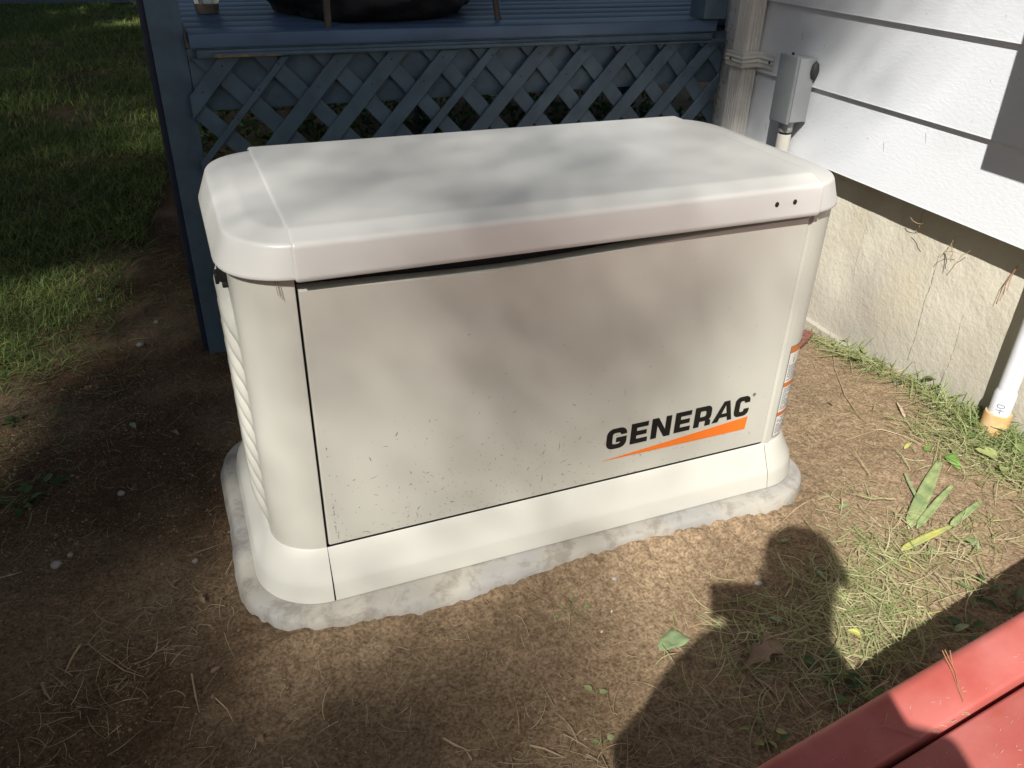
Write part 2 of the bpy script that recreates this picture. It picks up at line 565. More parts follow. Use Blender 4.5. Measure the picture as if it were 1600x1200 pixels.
# siding courses
zc = .4574; expo = .2264
for c in range(11):
    z0 = zc + c * expo
    joints = {0: [-2.6], 1: [-1.1], 2: [.43], 3: [-.8], 4: [.9], 5: [-2]}.get(c, [-1.5 + .7 * (c % 3)])
    segs = [Y0] + joints + [Y1 - .105]
    for a, bb in zip(segs[:-1], segs[1:]):
        bm = bmesh.new()
        prof = [(0, z0), (.0006, z0 + .004), (.0135, z0 + expo + .012), (.024, z0 + expo + .012), (.0125, z0)]
        A = [bm.verts.new((p[0], a + .0006, p[1])) for p in prof]; B_ = [bm.verts.new((p[0], bb - .0006, p[1])) for p in prof]
        n = len(prof)
        bm.faces.new(A); bm.faces.new(B_[::-1])
        for i in range(n): bm.faces.new((A[i], B_[i], B_[(i + 1) % n], A[(i + 1) % n]))
        wobj('siding_board', bm, M_WHITE)
wobj('wall_core', box_bm(.03, 6.0, Y0, Y1 - .01, .505, 2.95, 0), M_WHITE)
b = bmesh.new()
for k in range(46):
    y = rng.uniform(.1, 1.25); c = int(rng.integers(0, 3)); z = zc + c * expo + rng.uniform(.02, expo - .01)
    xf_ = .0006 + (z - (zc + c * expo)) / (expo + .012) * .0129 - .0006
    w = rng.uniform(.0004, .0013); h = rng.uniform(.0005, .0025) if k % 6 else rng.uniform(.006, .014)
    b.faces.new([b.verts.new((xf_ - .0003, y + w * s1 + .3 * h * s2, z + h * s2)) for s1, s2 in ((-1, -1), (.6, -1), (1, 1), (-.5, .8))])
f = wobj('wall_speck', b, mat('grey_speck', (.25, .24, .22), .8)); f['kind'] = 'stuff'
# hairline crack and drip stain running down the foundation
for (y0_, z0_, z1_, ww) in ((.36, .33, -.02, .0016), (.22, .20, .02, .0010), (.66, .30, .12, .0009)):
    b = bmesh.new()
    n_ = 40; pv_ = None
    for k in range(n_ + 1):
        z = z0_ + (z1_ - z0_) * k / n_; y = y0_ + .010 * float(vnoise(np.array(z * 22), np.array(y0_), 33)) + .004 * float(vnoise(np.array(z * 90), np.array(y0_), 34))
        xx = .066 + .006 * float(vnoise(np.array(y * 7), np.array(z * 7), 31)) + .003 * float(vnoise(np.array(y * 30), np.array(z * 30), 32)) - .0012
        w = ww * (.4 + rng.random()) * (1 if (k * 7) % 11 > 2 else .2)
        cur = (b.verts.new((xx, y - w * .5, z)), b.verts.new((xx, y + w * .5, z)))
        if pv_: b.faces.new((pv_[0], pv_[1], cur[1], cur[0]))
        pv_ = cur
    wobj('foundation_crack', b, mat('crack_brown', (.16, .13, .09), .9))
# corner board: ragged painted edge against the blue deck
b = bmesh.new()
n = 90
zs = np.linspace(.43, 2.95, n)
L_ = []; R_ = []
for k, z in enumerate(zs):
    w = .010 * float(vnoise(np.array(z * 9), np.array(0.), 41)) + .006 * float(vnoise(np.array(z * 40), np.array(2.), 42))
    L_.append((Y1 - .002 + w, z)); R_.append((Y1 - .104, z))
for xo in (0,):
    va = [b.verts.new((-.016, y, z)) for y, z in L_]; vb = [b.verts.new((-.016, y, z)) for y, z in R_]
    vc = [b.verts.new((.03, y, z)) for y, z in L_]; vd = [b.verts.new((.03, y, z)) for y, z in R_]
    for k in range(n - 1):
        b.faces.new((va[k], vb[k], vb[k + 1], va[k + 1]))
        b.faces.new((va[k], va[k + 1], vc[k + 1], vc[k]))
        b.faces.new((vb[k], vd[k], vd[k + 1], vb[k + 1]))
    b.faces.new((va[0], vc[0], vd[0], vb[0]))
corner = wobj('corner_board', b, M_CORNER)
# flecks of old dark paint on the corner board
b = bmesh.new()
for k in range(60):
    y = Y1 - .015 - abs(rng.normal(0, .028)); z = rng.uniform(.44, 1.0); w = rng.uniform(.0006, .002); h = rng.uniform(.001, .006)
    if y < Y1 - .10: continue
    a = rng.uniform(-.6, .6)
    vs = [b.verts.new((-.0168, y + w * math.cos(a) * s1 - h * math.sin(a) * s2, z + w * math.sin(a) * s1 + h * math.cos(a) * s2)) for s1, s2 in ((-1, -1), (1, -1), (.7, 1), (-.8, .8))]
    b.faces.new(vs)
f = wobj('paint_fleck', b, M_INK, parent=corner)
f['kind'] = 'stuff'
# roof and eave, out of the frame above
b = prism_bm([(-.45, 2.90), (6.4, 2.90), (6.4, 3.0), (3.0, 4.7), (-.45, 3.02)], 'y', Y0 - .3, Y1 + .35)
b.transform(Matrix.Translation((WX, 0, 0)) @ HR)
obj('roof', b, M_ROOF, house)
# debris strands (cobweb, roots) hanging under the siding
b = bmesh.new()
for (u, v) in [(1430, 345), (1420, 362), (1436, 330), (1482, 385), (1490, 378), (1500, 392), (1515, 398), (1475, 375)]:
    p = on(u, v, 0, WX + .05)
    for k in range(1):
        q = Vector(p) + Vector((rng.uniform(-.01, .01), rng.uniform(-.03, .03), rng.uniform(-.015, .02)))
        pts = [q]
        d = Vector((0, rng.uniform(-1, 1), rng.uniform(-1, .6))).normalized()
        for j in range(4):
            d = (d + Vector((rng.uniform(-.3, .3), rng.uniform(-.7, .7), rng.uniform(-.7, .7)))).normalized()
            q = q + d * .014; pts.append(q)
        tube_bm(pts, .0009, 4, True, b)
o = obj('root_strands', b, M_TWIG)
tag(o, 'wispy dry root strands caught under the lowest siding board', 'roots', kind='stuff')

# pine needles on the foundation at the right
nd = bmesh.new()
for (a, c_) in [((1484, 436), (1479, 440)), ]:
    pass
for (p1, p2), lb in zip([((1591, 415), (1573, 455)), ((1588, 417), (1562, 470)), ((1585, 422), (1556, 474))], ['right and shortest', 'middle', 'left and lowest']):
    A = Vector(on(*p1, 0, WX + .055)); B_ = Vector(on(*p2, 0, WX + .055))
    tag(obj('pine_needle', tube_bm([A, (A + B_) / 2 + Vector((-.004, .002, .002)), B_], .0007, 4), M_NEEDLE), lb + ' of three reddish pine needles stuck on the foundation under the siding', 'pine needle')

# ------------------------------------------------------------------ downspout
ds = empty('downspout', (WX - .03, 1.3, .3))
tag(ds, 'ivory fluted metal downspout strapped to the house corner board', 'downspout')
yl, yr = 1.352, 1.268
xf, xb = -.062, -.004
prof = []
nf = 5
for k in range(nf):          # front face ribs
    t0 = yr + .008 + (yl - yr - .016) * k / nf; w = (yl - yr - .016) / nf
    prof += [(xf + .0035, t0 + w * .05), (xf, t0 + w * .3), (xf, t0 + w * .7), (xf + .0035, t0 + w * .95)]
prof += [(xf + .003, yl - .002), (xf + .008, yl)]
prof += [(xb, yl), (xb, yr)]
ns = 3
for k in range(ns):
    t0 = xb - .008 - (xb - xf - .018) * k / ns; w = -(xb - xf - .018) / ns
    prof += [(t0 + w * .05, yr + .0028), (t0 + w * .3, yr), (t0 + w * .7, yr), (t0 + w * .95, yr + .0028)]
prof += [(xf + .008, yr), (xf + .002, yr + .003)]
b = prism_bm(prof, 'z', -.1, 2.85)
wobj('pipe', b, M_SPOUT, parent=ds)
b = bmesh.new()
prf = []
zs0 = .72
for z in (zs0 - .026, zs0 + .026):
    pass
bandp = [(-.001, 1.362), (-.070, 1.358), (-.070, 1.262), (-.012, 1.258), (-.0035, 1.235), (-.0035, 1.175)]
zz = [-.026, -.024, -.012, -.007, -.002, .002, .007, .012, .024, .026]
off = [0, .002, .002, .0055, .002, .002, .0055, .002, .002, 0]
rings = []
for z, o_ in zip(zz, off):
    ring = []
    for i, (x, y) in enumerate(bandp):
        sx = -o_ if i in (1, 2, 4, 5) else 0
        sy = (o_ if i <= 1 else (-o_ if i in (2, 3) else 0))
        ring.append((x + sx, y + sy, zs0 + z + (.0 if i < 3 else .004)))
    rings.append(ring)
b = loft_bm(rings, closed=False)
strap = wobj('strap', b, M_SPOUT, parent=ds)
for (x, y, z) in ((-.078, 1.325, zs0), (-.010, 1.192, zs0 + .003)):
    bb = bmesh.new()
    bmesh.ops.create_icosphere(bb, subdivisions=2, radius=.0048)
    bb.transform(Matrix.Translation((x, y, z)) @ Matrix.Diagonal((.5, 1, 1, 1)))
    wobj('screw', bb, M_BLACK, 50, parent=strap)

# ------------------------------------------------------------------ grey junction box with conduit
jb = empty('junction_box', (WX - .05, 1.01, .57))
tag(jb, 'small grey metal electrical box on the white siding beside the downspout', 'electrical box')
wobj('box_body', box_bm(-.066, -.001, .962, 1.046, .574, .772, .003), M_BOX, 40, jb)
b = box_bm(-.082, -.0685, .957, 1.051, .568, .779, .005, seg=3)
cv = wobj('cover', b, mat('grey_cover_enamel', (.25, .27, .28), .35, var=.03, vscale=10), 40, jb)
wobj('cover_gap', box_bm(-.0690, -.0655, .963, 1.045, .575, .771), M_DARK, None, jb)
bb = bmesh.new(); bmesh.ops.create_icosphere(bb, subdivisions=2, radius=.005)
bb.transform(Matrix.Translation((-.07, 1.0, .782)))
wobj('screw', bb, M_BLACK, 50, cv)
b = bmesh.new()
bmesh.ops.create_icosphere(b, subdivisions=3, radius=1)
for v in b.verts: v.co *= 1 + .15 * mnoise.noise(v.co * 2.2)
b.transform(Matrix.Translation((-.008, .957, .735)) @ Matrix.Diagonal((.014, .012, .028, 1)))
wobj('sealant', b, mat('dark_sealant', (.035, .04, .04), .6, bump=.5, bscale=60), 50, jb)
cx, cy = -.042, 1.004
wobj('hub', tube_bm([(cx, cy, .576), (cx, cy, .566), (cx, cy, .563), (cx, cy, .540), (cx, cy, .536)], [.027, .027, .0235, .0235, .021], 24), M_BOX, 40, jb)
wobj('connector', tube_bm([(cx, cy, .537), (cx, cy, .528)], [.0185, .0185], 24), M_DARK, 40, jb)
wobj('conduit', tube_bm([(cx, cy, .529), (cx, cy, .5285), (cx, cy, .526), (cx, cy, -.3)], [.019, .0215, .0225, .0225], 28), M_CONDUIT, 40, jb)

# ------------------------------------------------------------------ electric meter box just out of frame, with its pvc pipe
mb = empty('meter_box', (WX - .08, -.1, .86))
tag(mb, 'grey meter box on the siding above the white pipe, outside the frame', 'meter box')
wobj('box_body', box_bm(-.150, -.001, -.24, .060, .860, 1.42, .006), M_BOX, 40, mb)
wobj('cover', box_bm(-.166, -.1505, -.245, .065, .855, 1.425, .004), M_BOX, 40, mb)
wobj('glass_dome', tube_bm([(-.166, -.09, 1.22), (-.20, -.09, 1.22), (-.215, -.09, 1.22)], [.085, .08, .06], 32), mat('smoky_glass', (.3, .32, .34), .1), 40, mb)
pp = empty('pvc_pipe', (1.80, -.01, -.05))
tag(pp, 'white plastic riser pipe in an orange stained coupling at the wall foot', 'pipe')
PX, PY = 1.806, -.006
pipe = obj('pipe', tube_bm([(PX, PY, .08), (PX, PY, .859)], .0240, 36, False), M_PVC, pp, 40)
bell = obj('bell_end', tube_bm([(PX, PY, -.02), (PX, PY, .030), (PX, PY, .078), (PX, PY, .090)], [.0275, .0275, .0275, .0242], 36, False), M_PVC, pp, 40)
obj('coupling', tube_bm([(PX, PY, -.12), (PX, PY, .012), (PX, PY, .018), (PX, PY, .0185)], [.0345, .0345, .033, .0278], 36, False), M_COUPL, pp, 40)


def text_mesh(s, size, ext=.0):
    c = bpy.data.curves.new('lettering', 'FONT')
    c.body = s; c.size = size; c.extrude = ext; c.resolution_u = 3
    o = bpy.data.objects.new('tmp', c)
    COL.objects.link(o)
    dg = bpy.context.evaluated_depsgraph_get()
    me = bpy.data.meshes.new_from_object(o.evaluated_get(dg))
    bpy.data.objects.remove(o); bpy.data.curves.remove(c)
    return me


def wrap_text(s, size, z, ang0, R, name, m, parent, vertical=True, sx=1.0):
    """text wrapped on a vertical cylinder of radius R at (PX, PY); vertical = runs up the pipe"""
    me = text_mesh(s, size)
    for v in me.vertices:
        x, y = v.co.x * sx, v.co.y
        if vertical:
            h = z + x; a = ang0 - y / R
        else:
            h = z + y; a = ang0 + x / R
        v.co = (PX + R * math.cos(a), PY + R * math.sin(a), h)
    return link(name, me, m, parent)


angc = math.atan2(CAMP[1] - PY, CAMP[0] - PX)
GREYINK = mat('grey_print', (.22, .24, .28), .5)
wrap_text('40', .030, .026, angc + .36, .0278, 'printed_mark', GREYINK, bell, True)
b = bmesh.new()
for k in range(60):          # the fine illegible print line running up the pipe
    h = .10 + k * .0085
    if rng.random() < .18: continue
    w = rng.uniform(.002, .0055); 
    for j in range(2):
        a0 = angc + .12 + rng.uniform(-.05, .05); a1 = a0 + rng.uniform(.10, .26)
        hh = h + j * .003
        vs = [b.verts.new((PX + .0242 * math.cos(a), PY + .0242 * math.sin(a), z)) for a, z in ((a0, hh), (a1, hh + .0004), (a1, hh + .0015), (a0, hh + .0013))]
        b.faces.new(vs)
f = obj('print_line', b, GREYINK, pipe); f['kind'] = 'stuff'

# ================================================================== DECK
deck = empty('deck', (.8, 1.42, -.17))
tag(deck, 'blue grey painted wooden deck with lattice skirting behind the generator', 'deck')
ZT = .838


def wbox(name, x0, x1, y0, y1, z0, z1, m, bev=.003, parent=None):
    return obj(name, box_bm(x0, x1, y0, y1, z0, z1, bev), m, parent or deck, 40)


# deck planks along x
y = 1.392; k = 0
plank_meshes = {}
while y < 4.6:
    w = .138
    me_name = 'deck_board'
    if k == 0:
        bm = box_bm(-.05, 3.6, 0, w, -.038, 0, .0035, seg=3)
        pm0 = bpy.data.meshes.new(me_name); bmesh.ops.recalc_face_normals(bm, faces=bm.faces); bm.to_mesh(pm0); bm.free()
        pm0.materials.append(M_BLUE2)
        pm0.polygons.foreach_set('use_smooth', np.ones(len(pm0.polygons), bool)); pm0.set_sharp_from_angle(angle=rad(40))
    x1 = 3.6
    o = bpy.data.objects.new('deck_board', pm0)
    COL.objects.link(o)
    o.parent = deck; o.matrix_parent_inverse = deck.matrix_world.inverted()
    if k == 0 or k == 0:
        o.scale = ((1.762) / 3.65, 1, 1); o.location = (-.05 + .05 * 1.762 / 3.65, y, ZT)
    else:
        o.location = (0, y, ZT - rng.uniform(0, .0015))
    y += w + .003; k += 1
wbox('fascia_board', -.052, 1.70, 1.398, 1.423, .796, .7995, M_BLUE)
wbox('fascia_board', -.035, 1.705, 1.399, 1.4225, .7715, .7955, M_BLUE, .004)
# trim strips under the fascia: one with a chipped yellow end, one thinner
o = obj('trim_strip', box_bm(.012, 1.169, 1.380, 1.3985, .777, .787, .002), M_BLUE, deck, 40)
tag(o, 'blue trim strip with chipped bare wood at its left end')
b = bmesh.new()
xsn = np.linspace(.010, .20, 26)
top = []; bot = []
for i, x in enumerate(xsn):
    hh = .0045 * (1 - i / 25) + .0016 * rng.random()
    top.append((x, .7785 + hh)); bot.append((x, .7765))
vt = [b.verts.new((x, 1.3788, z)) for x, z in top]; vb = [b.verts.new((x, 1.3788, z)) for x, z in bot]
vt2 = [b.verts.new((x, 1.384, z)) for x, z in top]
for i in range(25):
    b.faces.new((vb[i], vb[i + 1], vt[i + 1], vt[i])); b.faces.new((vt[i], vt[i + 1], vt2[i + 1], vt2[i]))
obj('chipped_edge', b, M_CHIP, o)
wbox('trim_strip', 1.172, 1.76, 1.384, 1.399, .766, .7705, M_BLUE, .0015)
# board behind the lattice + rim joist
o = wbox('rim_board', -.0595, 1.78, 1.4285, 1.462, .622, .795, M_BLUE, .002)
wbox('rim_board', -.0595, 1.78, 1.4235, 1.4275, .765, .795, M_BLUE, .001)
# joists under the deck
for i in range(6):
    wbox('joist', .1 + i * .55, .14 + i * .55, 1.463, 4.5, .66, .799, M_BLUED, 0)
# corner post running up as the railing post
wbox('post', -.150, -.060, 1.4245, 1.514, -.30, 2.3, M_BLUE, .004)
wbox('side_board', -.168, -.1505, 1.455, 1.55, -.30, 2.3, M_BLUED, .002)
wbox('railing_post', 1.640, 1.732, 1.375, 1.4665, .842, 2.3, M_BLUE, .004)
for i in range(3):
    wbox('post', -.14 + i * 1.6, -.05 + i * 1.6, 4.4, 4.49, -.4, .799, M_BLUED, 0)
# top railing, above the frame
wbox('handrail', -.16, 1.75, 1.38, 1.50, 2.15, 2.19, M_BLUE)

lattice = empty('lattice_panel', (.8, 1.41, 0))
lattice.parent = deck
bpy.context.view_layer.update()
lattice.matrix_parent_inverse = deck.matrix_world.inverted()


def clip_poly(poly, fn_list):
    for f in fn_list:
        out = []
        for i in range(len(poly)):
            a, c = poly[i], poly[(i + 1) % len(poly)]
            fa, fc = f(a), f(c)
            if fa >= 0: out.append(a)
            if (fa >= 0) != (fc >= 0):
                t = fa / (fa - fc)
                out.append((a[0] + (c[0] - a[0]) * t, a[1] + (c[1] - a[1]) * t))
        poly = out
        if len(poly) < 3: return None
    return poly


ZTOP, ZBOT = .772, -.20
dx, dz = -.236, -.255        # falling direction of the front slats


def slat(xtop, whoriz, mirror, y0, y1, xl, xr, jitter=0):
    s = 1 if not mirror else -1
    k = dx / dz * s
    H = ZTOP - ZBOT
    top = ZTOP + rng.uniform(-.003, .003)
    poly = [(xtop, top), (xtop + whoriz, top), (xtop + whoriz - H * k, ZBOT), (xtop - H * k, ZBOT)]
    poly = clip_poly(poly, [lambda p: p[0] - xl, lambda p: xr - p[0]])
    if not poly: return
    b = prism_bm(poly, 'y', y0, y1, .0012)
    o = obj('lattice_slat', b, M_BLUE, lattice)
    return o


for i in range(-1, 17):
    xt = .024 + .1676 * i
    w = .062
    if i == 1: w = .024; xt += .008
    if i == 5: w = .036
    if i == 7: w = .062
    if -1 < i: slat(xt, w * rng.uniform(.96, 1.04), False, 1.4050, 1.4125, -.072, 1.762)
for i in range(-6, 11):
    slat(-.052 + .1700 * i, .066 * rng.uniform(.95, 1.05), True, 1.4142, 1.4215, -.066, 1.765)
# nail heads on the slats
b = bmesh.new()
for i in range(0, 11):
    for t in (.08, .33):
        x = .024 + .1676 * i + .026 + dx * t * 1.1; z = ZTOP + dz * t * 1.1
        if i in (1,): x -= .008
        c = Vector((x, 1.4044, z))
        vs = [b.verts.new(c + Vector((math.cos(a) * .0032, 0, math.sin(a) * .0032))) for a in np.linspace(0, 2 * math.pi, 8)[:-1]]
        b.faces.new(vs)
f = obj('nail_heads', b, M_BLUED, lattice); f['kind'] = 'stuff'
# paler unpainted-over patches on the board
PALE = mat('faded_green_grey_paint', (.070, .100, .110), .6, var=.2, vscale=40)
for (u, v, w, h) in [(535, 100, 10, 20), (625, 100, 8, 18), (732, 118, 9, 26), (770, 88, 8, 16), (835, 110, 8, 26), (865, 80, 8, 12), (905, 104, 9, 26), (985, 95, 9, 22)]:
    p = on(u, v, 1, 1.4275)
    sc = .00135
    k = dx / dz
    ww, hh = w * sc, h * sc
    b = bmesh.new()
    pts = [(p[0] - ww + k * hh, p[2] + hh), (p[0] + ww * .8 + k * hh, p[2] + hh), (p[0] + ww - k * hh, p[2] - hh), (p[0] - ww - k * hh, p[2] - hh * .9)]
    b = prism_bm(pts, 'y', 1.4232 if p[2] > .765 else 1.4282, 1.4284 if p[2] <= .765 else 1.4236)
    obj('faded_patch', b, PALE, deck)

# ------------------------------------------------------------------ things on the deck
cup = empty('iced_coffee_cup', (.040, 1.884, ZT))
tag(cup, 'clear plastic cup with a little iced coffee and a white straw, on the deck', 'cup')
GL = mat('clear_plastic', (.8, .85, .9), .05)
GL.node_tree.nodes['Principled BSDF'].inputs['Transmission Weight'].default_value = .92
obj('cup_wall', tube_bm([(.04, 1.884, ZT + .001), (.04, 1.884, ZT + .003), (.04, 1.884, ZT + .12)], [.033, .037, .047], 32, False), GL, cup, 40)
obj('coffee', tube_bm([(.04, 1.884, ZT + .003), (.04, 1.884, ZT + .03)], [.0355, .0378], 32), mat('milky_coffee', (.36, .22, .09), .4), cup, 40)
obj('straw', tube_bm([(.03, 1.89, ZT + .006), (.037, 1.886, ZT + .19)], .0035, 10), mat('white_straw', (.75, .75, .78), .4), cup, 40)

ch = empty('patio_chair', (.65, 1.75, ZT))
tag(ch, 'dark wooden patio chair on the deck, only its feet in view', 'chair')
WOOD = mat('weathered_dark_wood', (.075, .060, .048), .7, var=.3, vscale=30, stretch=(1, 1, .2))
for (x, y, xt, yt) in [(.358, 1.47, .385, 1.60), (.945, 1.56, .915, 1.66), (.40, 2.02, .42, 1.98), (.93, 2.1, .9, 2.02)]:
    obj('leg', tube_bm([(x, y, ZT), (x, y, ZT + .004), (x + (xt - x) * .3, y + (yt - y) * .3, ZT + .12), (xt, yt, ZT + .42)], [.014, .011, .011, .016], 8), WOOD, ch, 40)
obj('seat', box_bm(.36, .95, 1.58, 2.06, ZT + .42, ZT + .46, .012), WOOD, ch, 40)
obj('backrest', box_bm(.38, .93, 2.03, 2.06, ZT + .46, ZT + .95, .012), WOOD, ch, 40)
b = bmesh.new()
bmesh.ops.create_icosphere(b, subdivisions=5, radius=1)
for v in b.verts:
    n = v.co.copy()
    s = 1 + .16 * mnoise.noise(n * 2.3 + Vector((3, 1, 2))) + .07 * mnoise.noise(n * 6)
    n = Vector((math.copysign(abs(n.x) ** .75, n.x), n.y, n.z)); s *= 1 + .10 * mnoise.noise(Vector((n.x * 5, 7, n.z * 3)))
    v.co = Vector((n.x * .36 * s, n.y * .30 * s, n.z * .20 * s))
    if v.co.z < -.12: v.co.z = -.12 - (v.co.z + .12) * .05
    v.co.y += (v.co.x ** 2) * .8
    v.co += Vector((.575, 1.79, ZT + .122))
    v.co.z -= .05 * max(0, .5 - v.co.x) if v.co.x > .5 else 0
    if v.co.z < ZT + .002: v.co.z = ZT + .002
o = obj('black_cloth_bag', b, mat('black_fabric', (.006, .006, .008), .75, bump=.4, bscale=40, bdist=.01), None, 60)
tag(o, 'slumped black cloth bag lying on the deck under the chair', 'bag')
# small paint scrapes on the deck
b = bmesh.new()
for (u, v, L) in [(318, 33, .05), (340, 20, .04), (955, 18, .09), (975, 22, .07), (1035, 30, .06), (1015, 26, .03), (790, 15, .04), (860, 20, .06), (640, 45, .02)]:
    for k in range(3):
        p = on(u + rng.uniform(-12, 12), v + rng.uniform(-2, 2), 2, ZT + .0022)
        l = L * rng.uniform(.2, .6); w = rng.uniform(.0012, .003)
        a = rng.uniform(-.25, .1)
        ex = Vector((math.cos(a), math.sin(a), 0)); ey = Vector((-ex.y, ex.x, 0))
        c = Vector(p)
        b.faces.new([b.verts.new(c + ex * l * s1 + ey * w * s2) for s1, s2 in ((-.5, -.3), (0, -1), (.5, 0), (.1, 1), (-.4, .6))])
f = obj('paint_scrapes', b, mat('scraped_wood', (.30, .30, .26), .7), deck); f['kind'] = 'stuff'

# ================================================================== CONCRETE PAD
padp = []
base = rrect(-.163, 1.158, -.080, .62, [.13, .13, .13, .15], 12)
# densify
den = []
for i in range(len(base)):
    a = Vector(base[i]); c = Vector(base[(i + 1) % len(base)])
    n = max(1, int((c - a).length / .014))
    for k in range(n): den.append(a + (c - a) * k / n)
cen = Vector((.5, .26))
rings = []
specs = [(-.02, -.0015, 0), (-.006, -.003, .2), (.0, -.008, .5), (.004, -.020, 1.0), (.010, -.035, 1.7), (.014, -.20, 1.8)]
for off_, z, nzz in specs:
    ring = []
    for p in den:
        d = Vector((p.x - min(max(p.x, .0), 1.0), p.y - min(max(p.y, .05), .48)))
        d = d.normalized() if d.length > 1e-6 else Vector((0, -1))
        w = float(vnoise(np.array(p.x * 7), np.array(p.y * 7), 51)) * .003 + float(vnoise(np.array(p.x * 30), np.array(p.y * 30), 52)) * (.003 if p.y < 0 else .0012)
        front = 1.0 if p.y < .0 else 0.0
        extra = front * (.017 * math.exp(-((p.x - .24) / .16) ** 2) + (.010 * float(vnoise(np.array(p.x * 9), np.array(1.3), 53)) if nzz > .9 else 0)) * min(1, nzz * 2 + .4)
        q = Vector((p.x, p.y)) + d * (off_ + w * nzz + extra)
        ring.append((q.x, q.y, z + (.002 * float(vnoise(np.array(p.x * 25), np.array(p.y * 25), 54)) if nzz else 0)))
    rings.append(ring)
b = loft_bm(rings[::-1], True, False, True)
tag(obj('concrete_pad', b, M_PAD, None, 50), 'stained grey concrete slab sunk in the soil under the generator', 'concrete pad')

# ================================================================== GENERATOR
gen = empty('standby_generator', (.5, .26, 0))
tag(gen, 'beige standby generator with black brand lettering over an orange wedge, on the slab', 'generator')
ZB = .103      # top of the skirt
ZL = .664      # underside of the lid
# body shell with a recess behind the door
XL, XR, YB = -.093, 1.106, .54
Rc = .093


def body_outline():
    pts = [(.0, .030), (.0, .001), (-.001, 0)]
    for k in range(1, 13):
        a = rad(-90 - 90 * k / 12)
        pts.append((XL + Rc + Rc * math.cos(a), Rc + Rc * math.sin(a)))
    pts += [(XL, YB - .09)]
    for k in range(1, 9):
        a = rad(180 - 90 * k / 8); pts.append((XL + .09 + .09 * math.cos(a), YB - .09 + .09 * math.sin(a)))
    for k in range(0, 9):
        a = rad(90 - 90 * k / 8); pts.append((XR - .09 + .09 * math.cos(a), YB - .09 + .09 * math.sin(a)))
    for k in range(0, 11):
        a = rad(0 - 90 * k / 10); pts.append((XR - .075 + .075 * math.cos(a), .077 + .075 * math.sin(a)))
    pts += [(1.0305, .002), (1.0290, -.0035), (1.0180, -.0035), (1.0165, .002), (1.0125, .002), (1.0120, .030)]
    return pts[::-1]


bo = body_outline()
b = loft_bm([[(x, y, ZB - .02) for x, y in bo], [(x, y, ZL + .02) for x, y in bo]], True, False, True)
body = obj('body_shell', b, M_SHELL, gen, 35)
obj('door_recess', box_bm(.0004, 1.0116, .0285, .0295, ZB, ZL + .02), M_DARK, body)
# door: slightly crowned slab
b = bmesh.new()
nx, nzv = 40, 24
dx0, dx1, dz0, dz1 = .0068, 1.0085, ZB + .0048, .640
grid = []
for i in range(nx + 1):
    col = []
    for k in range(nzv + 1):
        fx = i / nx; fz = k / nzv
        x = dx0 + (dx1 - dx0) * fx
        ztop = dz1 + .006 * (1 - (2 * fx - 1) ** 2) * 0 - .017 * math.exp(-((fx - .36) / .30) ** 2) + .008 * fx
        z = dz0 + (ztop - dz0) * fz
        yy = -.0035 * (1 - (2 * fx - 1) ** 4) * (1 - (2 * fz - 1) ** 4) - .001
        col.append(b.verts.new((x, yy, z)))
    grid.append(col)
for i in range(nx):
    for k in range(nzv):
        b.faces.new((grid[i][k], grid[i + 1][k], grid[i + 1][k + 1], grid[i][k + 1]))
rim = [grid[i][0] for i in range(nx + 1)] + [grid[nx][k] for k in range(1, nzv + 1)] + [grid[i][nzv] for i in range(nx - 1, -1, -1)] + [grid[0][k] for k in range(nzv - 1, 0, -1)]
r1 = [b.verts.new((v.co.x + (.0022 if v.co.x > .5 else -.0022) * (abs(v.co.x - .508) > .49), v.co.y + .0035, v.co.z + (.002 if v.co.z > .5 else (-.001 if v.co.z < .12 else 0)))) for v in rim]
r2 = [b.verts.new((v.co.x, .026, v.co.z)) for v in r1]
n = len(rim)
for A, B_ in ((rim, r1), (r1, r2)):
    for i in range(n): b.faces.new((A[i], B_[i], B_[(i + 1) % n], A[(i + 1) % n]))
b.faces.new(r2)
door = obj('door_panel', b, M_SHELL, gen, 50)

# --- brand lettering, sheared wide grotesque drawn as outlines (unit box per letter)


def arcpts(cx, cy, rx, ry, a0, a1, n=7):
    return [(cx + rx * math.cos(rad(a0 + (a1 - a0) * k / n)), cy + ry * math.sin(rad(a0 + (a1 - a0) * k / n))) for k in range(n + 1)]


